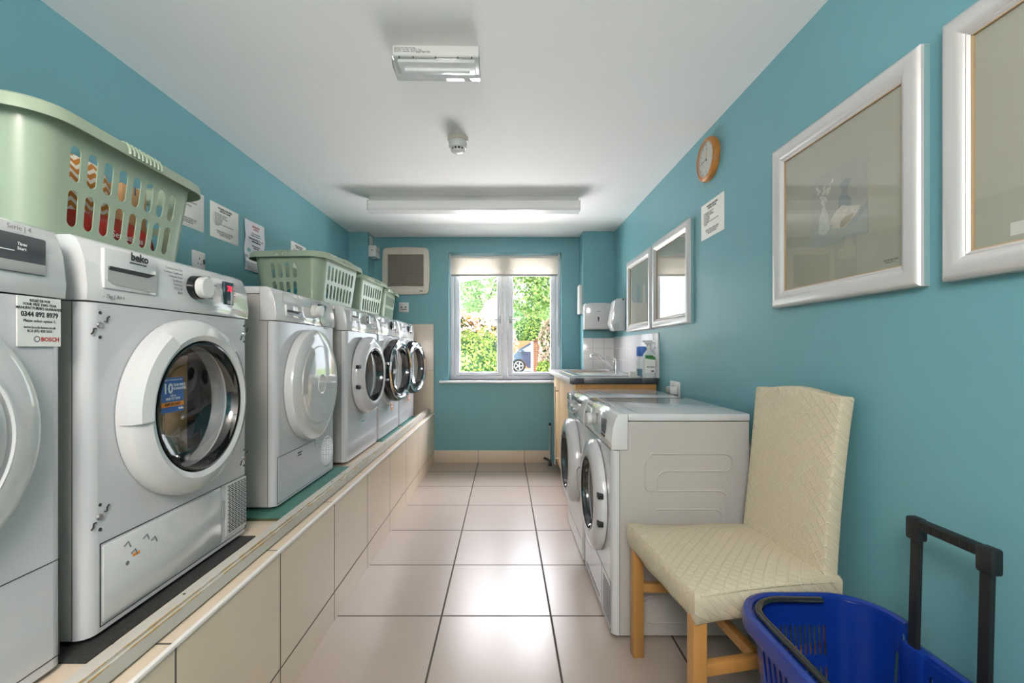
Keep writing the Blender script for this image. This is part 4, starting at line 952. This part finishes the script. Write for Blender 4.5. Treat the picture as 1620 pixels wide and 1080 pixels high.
def picture(label, y0, y1, z0, z1, art):
    """frame on right wall, y0 far / y1 near"""
    t = thing('framed_picture', label, 'picture', (XR, (y0 + y1) / 2, z0), R(-90))
    w_ = y0 - y1; h_ = z1 - z0; hw = w_ / 2; f = .058
    prof = [(0, 0), (0, -.022), (.004, -.027), (.012, -.031), (.024, -.033), (.036, -.031), (.046, -.026), (.050, -.021), (.053, -.022), (f, -.017), (f, 0)]
    bm = bmesh.new(); rings = []
    for (sx, sz) in ((-1, 0), (1, 0), (1, 1), (-1, 1)):
        rings.append([bm.verts.new((sx * (hw - o_), y, (h_ - o_) if sz else o_)) for o_, y in prof])
    for i in range(4):
        A, C = rings[i], rings[(i + 1) % 4]
        for j in range(len(prof) - 1): bm.faces.new((A[j], A[j+1], C[j+1], C[j]))
    bmesh.ops.recalc_face_normals(bm, faces=bm.faces[:])
    b = B(); b.add(bm); b.done('frame', 'frame_silver', t, smooth=30)
    b = B(); e = .0025
    for (a, c, z_, zz) in ((-hw + f, -hw + f + e, f, h_ - f), (hw - f - e, hw - f, f, h_ - f), (-hw + f, hw - f, f, f + e), (-hw + f, hw - f, h_ - f - e, h_ - f)): b.box(a, c, -.017, -.006, z_, zz)
    b.done('inner_slip', 'frame_edge', t)
    b = B()
    for sx in (-1, 1): b.box(min(sx * hw, sx * (hw + .0015)), max(sx * hw, sx * (hw + .0015)), -.014, -.001, .002, h_ - .002)
    b.done('frame_backing_edge', 'frame_back', t)
    mt = B().box(-hw + f - .002, hw - f + .002, -.010, -.004, f - .002, h_ - f + .002).done('mount_board', 'mount', t)
    b = B(); b.box(-hw + f, hw - f, -.0145, -.0135, f, h_ - f); b.done('picture_glass', 'picture_glass', t)
    if art: art(t, hw, h_)
    return t
def art_mats():
    mat('art_bg', 'b2b1a9', .8, noise=.05, nscale=6); mat('art_table', 'b6b8b5', .8, noise=.06, nscale=9); mat('art_vase', 'cfd0cc', .8, noise=.08, nscale=60); mat('art_blue', '979fa3', .8, noise=.08, nscale=40); mat('art_shell', 'd6d1c6', .8, noise=.12, nscale=60); mat('art_shell_dark', 'b0a38f', .8); mat('art_shadow', 'a3a9a9', .8); mat('art_flower', 'dddbd4', .8)
art_mats()
def still_life(t, hw, h_):
    # plain generic still life: vase of twigs, blue bottle, shell
    cx, z0, w_, hh = .008, .172, .24, .228
    x0 = cx - w_ / 2; Y = -.0102
    a = B().box(x0, x0 + w_, Y - .0006, Y, z0, z0 + hh).done('print', 'art_bg', t)
    def shp(pts, m, d, nm='painted_shape'):
        b = B(); b.prism([(x0 + p[0] * w_, z0 + p[1] * hh) for p in pts], 'Y', Y - .0006 - d * .0002, Y - .0003); return b.done(nm, m, a, smooth=0)
    shp([(0, 0), (1, 0), (1, .30), (0, .25)], 'art_table', 1, 'painted_table')
    shp([(.62, .2), (.9, .32), (1, .4), (1, .3), (.8, .18)], 'art_shadow', 2, 'painted_shadow')
    shp([(.52, .25), (.76, .25), (.74, .5), (.68, .6), (.69, .68), (.75, .76), (.66, .8), (.54, .74), (.6, .66), (.54, .56)], 'art_blue', 2, 'painted_bottle')
    shp([(.17, .2), (.22, .16), (.33, .16), (.38, .22), (.35, .4), (.29, .55), (.3, .6), (.24, .6), (.25, .55), (.18, .38)], 'art_vase', 3, 'painted_vase')
    random.seed(5); b = B()
    for i in range(70):
        k = random.random(); s_ = random.choice((-1, 0, 1)); px = x0 + (.27 + s_ * k * .14 + random.uniform(-.03, .03)) * w_; pz = z0 + (.58 + k * .28 + random.uniform(-.02, .02)) * hh
        b.lathe([(0, -.0002), (random.uniform(.002, .005), 0)], (px, Y - .0012 - i * 1e-6, pz), 'Y', n=6)
    b.done('painted_blossom', 'art_flower', a, smooth=0)
    shp([(.34, .28), (.42, .34), (.5, .42), (.6, .46), (.7, .42), (.78, .40), (.9, .37), (.86, .30), (.74, .22), (.62, .16), (.54, .18), (.42, .2), (.44, .26)], 'art_shell', 5, 'painted_shell')
    shp([(.56, .18), (.62, .17), (.74, .23), (.8, .3), (.66, .30), (.58, .26)], 'art_shell_dark', 6, 'painted_shell_opening')
    text('printed_text', 'Still Life with Shell\nSeries No. 2', .006, (hw - .1, -.0106, .085), (1, 0, 0), (0, 0, 1), 'ink_grey', t, align='CENTER')
def plain_art(t, hw, h_):
    lb = B().box(-.175, -.09, -.0108, -.0098, .072, .098).done('caption_label', 'paper', t)
    text('printed_text', 'Still Life\nLimited Edition', .006, (-.1325, -.0112, .0935), (1, 0, 0), (0, 0, 1), 'ink_grey', lb, align='CENTER')
    B().box(-.02, .2, -.0108, -.0102, .19, .41).done('print', 'art_bg', t)
def blue_art(t, hw, h_):
    a = B().box(-.11, .06, -.0108, -.0102, .19, .38).done('print', 'art_bg', t)
    b = B(); b.prism([(-.06, .21), (.0, .21), (.01, .27), (-.01, .33), (-.03, .36), (-.06, .3)], 'Y', -.0112, -.0106); b.done('painted_shape', 'art_blue', a)
picture('large silver framed picture cut by right edge of photo, caption label showing', 1.045, .435, 1.248, 1.826, plain_art)
picture('large silver framed still life picture with pale shell and vase', 1.706, 1.10, 1.247, 1.824, still_life)
picture('silver framed picture reflecting the window, nearer one of the far pair', 3.10, 2.48, 1.238, 1.804, None)
picture('farthest silver framed picture beside the white soap dispenser', 3.745, 3.135, 1.235, 1.798, blue_art)

# ------------------------------------------------------------------ ceiling fittings
t = thing('ceiling_batten_light', 'long white fluorescent batten light across the ceiling near window', 'ceiling light', (-.222, 3.33, ZC))
b = B(); b.box(-.745, .745, -.05, .05, -.04, 0, .003); b.done('base_tray', 'satin_white', t)
b = B(); b.prism([(-.052, -.034), (-.056, -.05), (-.056, -.088), (-.048, -.102), (.048, -.102), (.056, -.088), (.056, -.05), (.052, -.034)], 'X', -.755, .755, .002); b.done('diffuser', 'diffuser_on', t)
B().box(-.757, -.753, -.058, .058, -.104, -.03, .001).done('end_cap', 'grey_plastic', t); B().box(.753, .757, -.058, .058, -.104, -.03, .001).done('end_cap', 'grey_plastic', t)
t = thing('emergency_light', 'small rectangular emergency light box on ceiling nearest camera', 'ceiling light', (-.251, 1.715, ZC), R(1))
B().box(-.155, .155, -.055, .055, -.042, 0, .003).done('base_tray', 'satin_white', t)
b = B(); b.prism([(-.058, -.037), (-.058, -.05), (-.045, -.072), (.045, -.072), (.058, -.05), (.058, -.037)], 'X', -.158, .158, .003); df = b.done('diffuser', 'clear_plastic', t)
B().box(-.14, .14, -.04, .04, -.052, -.041, .002).done('reflector', 'diffuser_on', t)
B().tube([(-.12, .0, -.058), (.12, 0, -.058)], .008, 12).done('lamp_tube', 'tube_on', t)
b = B()
for x in (-.13, -.08, 0, .08, .13): b.box(x - .002, x + .002, -.0595, -.057, -.049, -.043)
b.done('clips', 'dark_gap', t)
text('rating_text', 'EL8 8W NON MAINTAINED\nBATTERY  3.6V 4Ah   220-240V  50Hz\nMADE TO  EN60598   DATE OF INSTALLATION', .0062, (-.148, -.0553, -.008), (1, 0, 0), (0, 0, 1), 'ink_grey', t, bold=.0001)
text('rating_text', 'IP65  CE  UK', .009, (-.07, -.0553, -.022), (1, 0, 0), (0, 0, 1), 'ink_grey', t)
t = thing('smoke_detector', 'round white smoke detector on ceiling between the two lights', 'smoke detector', (-.244, 2.39, ZC))
b = B(); b.lathe([(0, 0), (.053, 0), (.053, -.012), (.049, -.017), (0, -.017)], (0, 0, 0), 'Z', n=36); b.done('mounting_base', 'vent_cream', t)
b = B(); b.lathe([(0, -.016), (.045, -.016), (.047, -.024), (.046, -.045), (.040, -.054), (.033, -.056)], (0, 0, 0), 'Z', n=36); b.done('housing', 'satin_white', t)
b = B(); b.lathe([(.034, -.052), (.034, -.068), (.0, -.068)], (0, 0, 0), 'Z', n=36); b.done('sensor_chamber', 'dark_gap', t)
b = B()
for k in range(12):
    a = R(30 * k); b.box(-.003, .003, .031, .037, -.068, -.053, .001, M=Matrix.Rotation(a, 4, 'Z'))
b.lathe([(.036, -.066), (.034, -.070), (.022, -.077), (0, -.079)], (0, 0, 0), 'Z', n=36); b.done('cover_cap', 'satin_white', t)

# ------------------------------------------------------------------ chair
t = thing('dining_chair', 'dining chair with stretchy cream quilted cover and oak legs by right wall', 'chair', (.47, 1.44, 0), R(5))
def seat_mesh():
    t_ = bmesh.new(); n = 14; m = 14
    # outline: front half-width .25 at x=0, back half-width .19 at x=.45
    def hw(x): return .248 - .056 * (x / .45)
    top = [[None] * (m + 1) for _ in range(n + 1)]
    for i in range(n + 1):
        for j in range(m + 1):
            u, v = i / n, j / m; x = u * .45; y = (v * 2 - 1) * hw(x)
            e = min(u, 1 - u, v, 1 - v) * 2
            z = .462 + .014 * (1 - (1 - min(1, e * 1.6)) ** 2) - .004 * math.sin(u * 6)
            top[i][j] = t_.verts.new((x, y, z))
    for i in range(n):
        for j in range(m): t_.faces.new((top[i][j], top[i+1][j], top[i+1][j+1], top[i][j+1]))
    ring = [top[i][0] for i in range(n + 1)] + [top[n][j] for j in range(1, m + 1)] + [top[i][m] for i in range(n - 1, -1, -1)] + [top[0][j] for j in range(m - 1, 0, -1)]
    prev = ring
    for lv, (dz, off) in enumerate(((-.010, .006), (-.035, .006), (-.062, .001), (-.082, -.005), (-.086, -.012))):
        cur = []
        for k, v in enumerate(ring):
            c = v.co; dx, dy = c.x - .225, c.y; L_ = math.hypot(dx, dy)
            wob = .0025 * math.sin(k * 1.3 + lv) if lv > 1 else 0
            cur.append(t_.verts.new((c.x + dx / L_ * (off + wob), c.y + dy / L_ * (off + wob), .462 + dz + (.004 * math.sin(k * .5) if lv > 2 else 0))))
        for k in range(len(ring)):
            j = (k + 1) % len(ring); t_.faces.new((prev[k], prev[j], cur[j], cur[k]))
        prev = cur
    t_.faces.new(prev)
    bmesh.ops.recalc_face_normals(t_, faces=t_.faces[:]); return t_
b = B(); b.add(seat_mesh()); b.done('seat', 'chair_cover', t, smooth=50)
# back rest
def back_mesh():
    t_ = bmesh.new(); n = 12; m = 16; V = {}
    for side in (0, 1):
        for i in range(n + 1):
            for j in range(m + 1):
                v = i / n * 2 - 1; w_ = j / m; z = .41 + w_ * .56; 
                hwid = .192 - .006 * math.sin(w_ * 3.1)
                lean = .400 + w_ * .048 + .008 * w_ * w_
                th = .043
                zt = z + (.008 * math.cos(v * 3.4) if w_ > .9 else 0)
                bulge = .006 * (1 - v * v) * math.sin(w_ * math.pi)
                x = lean - bulge if side == 0 else lean + th
                V[side, i, j] = t_.verts.new((x, v * hwid, zt))
    for side in (0, 1):
        for i in range(n):
            for j in range(m): t_.faces.new((V[side, i, j], V[side, i+1, j], V[side, i+1, j+1], V[side, i, j+1]))
    for i in range(n):
        for j in (0, m): t_.faces.new((V[0, i, j], V[0, i+1, j], V[1, i+1, j], V[1, i, j]))
    for j in range(m):
        for i in (0, n): t_.faces.new((V[0, i, j], V[0, i, j+1], V[1, i, j+1], V[1, i, j]))
    bmesh.ops.recalc_face_normals(t_, faces=t_.faces[:])
    sharp = [e for e in t_.edges if len(e.link_faces) == 2 and e.calc_face_angle(0) > R(50)]
    bmesh.ops.bevel(t_, geom=sharp, offset=.007, segments=3, profile=.5, affect='EDGES')
    return t_
b = B(); b.add(back_mesh()); b.done('backrest', 'chair_cover', t, smooth=50)
b = B(); b.tube([(.425, s_, .405 + .0) for s_ in (-.185, -.1, 0, .1, .185)], .02, 10); b.done('cover_fold', 'chair_cover', t)
# seams on the cover
b = B(); b.tube([(.015, -.2495, .457), (.15, -.235, .4625), (.3, -.217, .460), (.43, -.200, .452)], .0022, 6); b.done('seat_piping', 'chair_cover', t)
for (x, y, tx, hgt) in ((.022, -.215, .0, .40), (.022, .215, .0, .40)):
    b = B(); b.prism([(x - .019, y - .019), (x + .019, y - .019), (x + .019, y + .019), (x - .019, y + .019)], 'Z', 0, hgt, .003); b.done('leg', 'oak_leg', t)
for y in (-.165, .165):
    b = B(); bm = bmesh.new(); bmesh.ops.create_cube(bm, size=1)
    for v in bm.verts:
        top = v.co.z > 0; v.co = Vector(((.43 if top else .475) + v.co.x * .034, y + v.co.y * .036, .42 if top else 0))
    bmesh.ops.bevel(bm, geom=bm.edges[:], offset=.003, segments=2, affect='EDGES'); b.add(bm); b.done('leg', 'oak_leg', t)
def bar(p, q, wy=.012, hz=.016):
    p, q = Vector(p), Vector(q); d_ = q - p; L_ = d_.length
    M = Matrix.Translation((p + q) / 2) @ Matrix.Rotation(math.atan2(d_.y, d_.x), 4, 'Z')
    return B().box(-L_ / 2, L_ / 2, -wy, wy, -hz, hz, .002, M=M)
bar((.022, -.215, .245), (.452, -.165, .245)).done('stretcher', 'oak_leg', t)
bar((.022, .215, .245), (.452, .165, .245)).done('stretcher', 'oak_leg', t)
bar((.21, -.19, .245), (.21, .19, .245)).done('stretcher', 'oak_leg', t)

# ------------------------------------------------------------------ blue shopping basket
t = thing('shopping_basket', 'blue plastic wheeled shopping basket with tall black pull handle by wall', 'shopping basket', (.765, .965, 0))
H_ = .45
def outline(k, grow=0):
    """k 0 bottom .. 1 top; long axis y"""
    hx = .125 + .038 * k + grow; hy = .185 + .047 * k + grow; r = .07 + grow + .03 * k
    return hx, hy, r
def bmap(sd, corner=False):
    def f(u, z_):
        k = z_ / H_; hx, hy, r = outline(k)
        if not corner:
            if sd == 0: return (hx, u * (hy - r), z_)
            if sd == 1: return (-u * (hx - r), hy, z_)
            if sd == 2: return (-hx, -u * (hy - r), z_)
            return (u * (hx - r), -hy, z_)
        cx = (hx - r) * (1 if sd in (0, 3) else -1); cy = (hy - r) * (1 if sd in (0, 1) else -1); th = R(sd * 90 + u)
        return (cx + r * math.cos(th), cy + r * math.sin(th), z_)
    return f
b = B(); Z0 = .05
rows = ((.10, .19), (.21, .30), (.32, .41))
for sd in range(4):
    f = bmap(sd)
    n_ = 12 if sd in (0, 2) else 10
    b.quad(f, -1, 1, Z0, .10, n_, 1); b.quad(f, -1, 1, .40, H_ - .035, n_, 1)
    if sd: b.quad(f, -1, 1, H_ - .035, H_, n_, 1)
    else: b.quad(f, -1, -1 + 2 / 12, H_ - .035, H_); b.quad(f, 1 - 2 / 12, 1, H_ - .035, H_)
    st_ = 2 / n_
    for i in range(n_):
        a = -1 + i * st_
        for (z0, z1) in ((.10, .2), (.2, .3), (.3, .40)):
            solid_ = (z0 == .10 and sd == 1 and i < 7)
            if solid_ : b.quad(f, a, a + st_, z0, z1)
            else: b.cell(f, a, a + st_, z0, z1, a + st_ * .25, a + st_ * .75, z0 + .012, z1 - .012, kind='slotn')
    b.quad(bmap(sd, True), 0, 90, Z0, H_ , 8, 5)
pts = []
for sd in range(4):
    for k in range(9): pts.append(bmap(sd, True)(90 * k / 8, Z0))
b.bm.faces.new([b.bm.verts.new(p) for p in pts])
b.done('basket_body', 'blue_plastic', t, merge=True, solid=.003, soff=-1)
# rim band
bm = bmesh.new(); rings = []; hx, hy, r = outline(1)
prof = [(0, -.004), (.002, .006), (.010, .010), (.020, .007), (.024, -.004), (.023, -.030), (.020, -.030), (.019, -.006), (.006, -.002)]
path = []
for sd, (cx, cy) in enumerate(((hx - r, hy - r), (-hx + r, hy - r), (-hx + r, -hy + r), (hx - r, -hy + r))):
    for k in range(9): path.append((cx, cy, R(sd * 90 + 90 * k / 8), 0))
    if sd == 3:
        for q, dz in ((-.835, 0), (-.79, -.035), (.79, -.035), (.835, 0)): path.append((hx - r, q * (hy - r), 0, dz))
for cx, cy, th, dz in path: rings.append([bm.verts.new((cx + (r + o_) * math.cos(th), cy + (r + o_) * math.sin(th), H_ + z_ + dz)) for o_, z_ in prof])
for i in range(len(rings)):
    A, C = rings[i], rings[(i + 1) % len(rings)]
    for j in range(len(prof)): bm.faces.new((A[j], A[(j+1) % len(prof)], C[(j+1) % len(prof)], C[j]))
b = B(); b.add(bm); b.done('rim', 'blue_plastic', t, merge=True)
# folded carrying handle inside the rim
ax, ay, ar = hx - .012, hy - .016, .085; hp = [(.045, ay, H_ + .004)]
for k in range(9):
    a = R(90 + 90 * k / 8); hp.append((-ax + ar + ar * math.cos(a), ay - ar + ar * math.sin(a), H_ + .006))
for k in range(9):
    a = R(180 + 90 * k / 8); hp.append((-ax + ar + ar * math.cos(a), -ay + ar + ar * math.sin(a), H_ + .006))
hp.append((.045, -ay, H_ + .004)); b = B(); b.tube(hp, .0075, 10, flat=1.3)
b.done('carrying_handle', 'black_gloss', t)
# pull handle
posts = []
for y in (-.0765, .0765):
    bm = bmesh.new(); bmesh.ops.create_cube(bm, size=1)
    for v in bm.verts:
        tp = v.co.z > 0; v.co = Vector(((.165 if tp else .15) + v.co.x * .010, y + v.co.y * .021, .69 if tp else .12))
    ph = B(); ph.add(bm); posts.append(ph.done('pull_handle_post', 'black_matt', t))
b = B(); b.box(.153, .177, -.092, .092, .692, .716, .007); b.box(.152, .178, -.095, -.062, .665, .717, .006); b.box(.152, .178, .062, .095, .665, .717, .006); pho = b.done('pull_handle_grip', 'black_matt', t)
b = B()
for i in range(22): b.tube([(.1535, -.056 + i * .0053, .697), (.1535, -.056 + i * .0053, .711)], .0012, 5)
b.done('grip_ribs', 'black_gloss', pho)
for y in (-.0765, .0765): B().box(.148, .175, y - .028, y + .028, .30, .425, .005).done('post_sleeve', 'blue_plastic', t)
for sx in (-1, 1):
    for sy in (-1, 1):
        b = B(); b.lathe([(0, -.010), (.022, -.010), (.025, -.006), (.025, .006), (.022, .010), (0, .010)], (sx * .08, sy * .13, .025), 'X', n=20); b.box(sx * .08 - .014, sx * .08 + .014, sy * .13 - .012, sy * .13 + .012, .03, .055, .002); b.done('wheel', 'black_matt', t)

# ------------------------------------------------------------------ garden
struct(B().box(-30, 30, 5.2, 60, -.12, -.02), 'ground', 'grass')
struct(B().box(-8, 12, 12.5, 27, -.021, -.008), 'driveway', 'paving')
struct(B().box(-1.6, 2.2, 4.79, 7.0, -.021, -.01), 'path', 'paving')
def leafy(name, label, cat, blobs, n, size, m, core='leaf_dark', trunk=None, bloom=None, group=None, seed=1, coresc=.86):
    random.seed(seed); t = thing(name, label, cat, (blobs[0][0], blobs[0][1], 0), 0, group); ox, oy = blobs[0][0], blobs[0][1]
    def leaves(nn, sz, mm, nm, shell=(.82, 1.05)):
        V, F = [], []; tot = sum(b_[3] * b_[4] * b_[5] for b_ in blobs) ; 
        for (cx, cy, cz, rx, ry, rz) in blobs:
            k = max(1, int(nn * rx * ry * rz / tot))
            for _ in range(k):
                d_ = Vector((random.gauss(0, 1), random.gauss(0, 1), random.gauss(0, 1))).normalized(); s_ = random.uniform(*shell) * (1 + .12 * math.sin(d_.x * 9 + cz) * math.sin(d_.z * 8 + cx))
                p = Vector((cx - ox + d_.x * rx * s_, cy - oy + d_.y * ry * s_, cz + d_.z * rz * s_))
                if p.z < .02: continue
                nrm = (d_ + Vector((random.uniform(-1, 1), random.uniform(-1, 1), random.uniform(-1, 1))) * .8).normalized()
                u = nrm.orthogonal().normalized(); u = Matrix.Rotation(random.uniform(0, 6.28), 3, nrm) @ u; v = nrm.cross(u)
                l_ = sz * random.uniform(.7, 1.3); w2 = l_ * .32; i0 = len(V)
                V += [p - u * l_ * .5, p + v * w2 + nrm * w2 * .3, p + u * l_ * .5, p - v * w2 + nrm * w2 * .3]; F.append((i0, i0 + 1, i0 + 2, i0 + 3))
        me = bpy.data.meshes.new(nm); me.from_pydata(V, [], F); me.materials.append(MATS[mm]); o = bpy.data.objects.new(nm, me); COL.objects.link(o); o.parent = t
    leaves(n, size, m, 'foliage')
    if bloom: leaves(bloom, size * 1.3, 'blossom', 'blossom', (.95, 1.1))
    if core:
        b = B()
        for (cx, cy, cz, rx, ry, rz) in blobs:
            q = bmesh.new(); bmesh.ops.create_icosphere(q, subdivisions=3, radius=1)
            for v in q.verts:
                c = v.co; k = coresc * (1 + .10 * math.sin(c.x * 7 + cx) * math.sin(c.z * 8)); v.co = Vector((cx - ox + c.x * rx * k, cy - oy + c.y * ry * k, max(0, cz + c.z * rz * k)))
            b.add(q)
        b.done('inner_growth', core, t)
    if trunk:
        b = B()
        for (p, q, r_) in trunk: b.tube([(p[0] - ox, p[1] - oy, p[2]), ((p[0] + q[0]) / 2 - ox + .05, (p[1] + q[1]) / 2 - oy, (p[2] + q[2]) / 2), (q[0] - ox, q[1] - oy, q[2])], [r_, r_ * .8, r_ * .5], 8)
        b.done('trunk', 'bark', t)
    return t
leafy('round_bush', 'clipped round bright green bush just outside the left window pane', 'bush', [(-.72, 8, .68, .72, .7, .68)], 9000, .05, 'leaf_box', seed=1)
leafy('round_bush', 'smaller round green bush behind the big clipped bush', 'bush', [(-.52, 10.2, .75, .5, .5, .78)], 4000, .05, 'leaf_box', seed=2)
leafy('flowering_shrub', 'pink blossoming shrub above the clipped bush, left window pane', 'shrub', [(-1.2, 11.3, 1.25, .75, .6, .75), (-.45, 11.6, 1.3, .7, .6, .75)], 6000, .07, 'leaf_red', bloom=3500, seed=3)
leafy('weeping_tree', 'pale green weeping tree in upper left window pane', 'tree', [(-1.7, 15, 3.0, .95, .8, 1.1), (-.6, 15.4, 3.2, .8, .8, 1.0), (-1.2, 15.2, 4.3, 1.4, 1, 1)], 6500, .12, 'leaf_pale', core=None, trunk=[((-.8, 15.3, 0), (-.75, 15.3, 2.6), .07), ((-.75, 15.3, 2.5), (-1.2, 15.3, 3.6), .04), ((-.75, 15.3, 2.4), (-.3, 15.3, 3.4), .04)], seed=4)
leafy('garden_tree', 'light green leafy tree filling upper right window pane', 'tree', [(.7, 14.5, 3.0, .9, .7, .75), (1.5, 14.8, 3.3, .9, .7, .9), (1.2, 14.4, 2.5, .8, .6, .35), (1.1, 15, 4.1, 1.5, 1, .8)], 7500, .11, 'leaf_mid', core=None, trunk=[((2.3, 15, 0), (2.0, 15, 2.6), .09), ((2.0, 15, 2.5), (1.0, 14.8, 3.3), .04), ((2.0, 15, 2.5), (1.6, 14.8, 4), .05)], seed=5)
leafy('dark_shrub', 'dark green shrub standing behind the wooden fence', 'shrub', [(.9, 30, 1.0, .8, .6, 1.8), (1.7, 31, 1.2, 1.0, .7, 2.3)], 3500, .16, 'leaf_mid', seed=6)
leafy('garden_shrub', 'yellow green bush right of the fence behind the car', 'shrub', [(2.1, 28.5, 1.3, 1.0, .7, 1.9)], 3500, .14, 'leaf_box', seed=7)
leafy('flowering_shrub', 'pink blossoming shrub at right edge of the right window pane', 'shrub', [(1.62, 16.4, 1.1, .4, .4, 1.05)], 3000, .08, 'leaf_mid', bloom=2200, seed=8)
leafy('low_plants', 'bright low plants at foot of the brick gate pillar', 'plants', [(1.35, 15.6, .3, .28, .3, .42), (1.8, 15.4, .35, .35, .3, .55)], 2500, .09, 'leaf_box', seed=9)
leafy('far_hedge', 'tall hedge of trees closing off the garden far behind', 'hedge', [(-5, 36, 2.4, 3.2, 1, 2.6), (-1, 37, 2.6, 3.2, 1, 2.8), (4.5, 36, 2.2, 3, 1, 2.4)], 9000, .3, 'leaf_pale', core='leaf_pale', seed=10)
# fence
t = thing('wooden_fence', 'brown wooden panel fence behind the parked car', 'fence', (.2, 27, 0))
for i in range(3):
    b = B()
    for k in range(12): b.box(i * 1.85 + k * .15, i * 1.85 + k * .15 + .145, 0 if k % 2 else .012, .02 if k % 2 else .032, .02, 1.62 , .003)
    b.done('fence_panel', 'fence_wood', t)
    B().box(i * 1.85 - .06, i * 1.85 + .0, -.03, .06, 0, 1.75, .005).done('fence_post', 'fence_wood', t)
# brick pillar with porch post
t = thing('brick_pillar', 'brick gate pillar with stone cap in front of the car', 'pillar', (1.32, 18, 0))
B().box(-.24, .24, -.22, .22, 0, 1.40, .004).done('pillar_shaft', 'brick', t); b = B(); b.prism([(-.29, 1.40), (.29, 1.40), (.29, 1.44), (0, 1.55), (-.29, 1.44)], 'Y', -.27, .27, .004); b.done('pillar_cap', 'roof_brown', t)
t = thing('garden_gate', 'white painted timber gate beside the brick pillar', 'gate', (1.02, 17.4, 0))
b = B(); b.box(-.045, .045, -.045, .045, 0, 1.42, .004); b.done('gate_post', 'render_white', t)
b = B(); b.box(.55, .62, -.03, .03, 0, 1.35, .004); b.box(.62, 1.3, -.03, .03, .2, .28); b.box(.62, 1.3, -.03, .03, 1.1, 1.18)
for k in range(5): b.box(.68 + k * .13, .73 + k * .13, -.01, .01, .1, 1.3)
b.done('gate_leaf', 'render_white', t)
# far pale house and near porch gable
t = thing('far_house', 'pale house wall with brown roof glimpsed through the trees', 'house', (2.5, 46, 0))
B().box(-6, 6, 0, 5, 0, 3.4).done('house_walls', 'render_white', t)
b = B(); b.prism([(-6.4, 3.4), (6.4, 3.4), (4.5, 5.2), (-4.5, 5.2)], 'Y', -.4, 5.4); b.done('roof', 'roof_brown', t)
for x in (-3, 1.5): B().box(x, x + 1.2, -.05, .05, 1.1, 2.2).done('house_window', 'car_glass', t)
t = thing('porch_gable', 'white sloping bargeboard and brick gable at top of left window pane', 'gable', (0, 6.6, 0))
b = B(); b.prism([(-2.6, 1.72), (-2.6, 1.84), (-.20, 2.27), (-.16, 2.14)], 'Y', -.04, 0, .003); b.done('bargeboard', 'render_white', t)
b = B(); b.prism([(-2.6, 1.84), (-.2, 2.27), (-.2, 2.7), (-2.6, 2.7)], 'Y', .0, .12); b.done('gable_wall', 'brick', t)
B().box(-2.6, -2.2, .0, .12, 0, 1.86).done('porch_wall', 'brick', t)
# car
t = thing('parked_car', 'dark blue grey hatchback parked on the driveway, nose to left', 'car', (-.14, 23, 0))
prof = [(.03, .30), (.0, .45), (.04, .62), (.2, .80), (.55, .98), (1.35, 1.42), (1.8, 1.5), (2.3, 1.52), (3.1, 1.5), (3.6, 1.36), (4.0, .98), (4.12, .85), (4.15, .45), (4.1, .3)]
arch = []
for cx in (3.35, .80):
    for k in range(9):
        a = R(180 * k / 8); arch.append((cx + .36 * math.cos(a), .31 + .34 * math.sin(a)))
outl = prof + [(3.75, .25)] + arch[:9] + [(2.9, .22), (1.25, .22)] + arch[9:] + [(.40, .25)]
b = B(); b.prism(outl, 'Y', -.85, .85, 0); b.done('car_body', 'car_paint', t, smooth=30)
b = B(); b.prism([(.80, 1.0), (1.42, 1.36), (1.9, 1.43), (1.9, .99)], 'Y', -.86, .86); b.prism([(1.97, .99), (1.97, 1.43), (3.1, 1.42), (3.55, 1.30), (3.8, 1.0)], 'Y', -.86, .86); b.done('side_windows', 'car_glass', t)
for cx in (.80, 3.35):
    for sy in (-.78, .78):
        b = B(); b.lathe([(0, -.1), (.20, -.1), (.31, -.1), (.325, -.06), (.325, .06), (.31, .1), (0, .1)], (cx, sy, .32), 'Y', n=28); wl = b.done('wheel', 'tyre', t)
        b = B()
        for k in range(5):
            a = R(72 * k); b.tube([(cx, sy - math.copysign(.0, sy) + (.105 if sy > 0 else -.105), .32), (cx + .2 * math.cos(a), sy + (.105 if sy > 0 else -.105), .32 + .2 * math.sin(a))], .028, 6)
        b.lathe([(.19, -.108), (.215, -.112), (.23, -.105)], (cx, sy, .32), 'Y', n=28); b.done('wheel_rim', 'steel', wl)
b = B(); b.box(.9, 1.05, -.98, -.85, .96, 1.08, .02); b.done('wing_mirror', 'car_paint', t)
b = B(); b.box(.02, .3, -.856, -.7, .60, .72, .02); b.done('headlamp', 'car_glass', t)
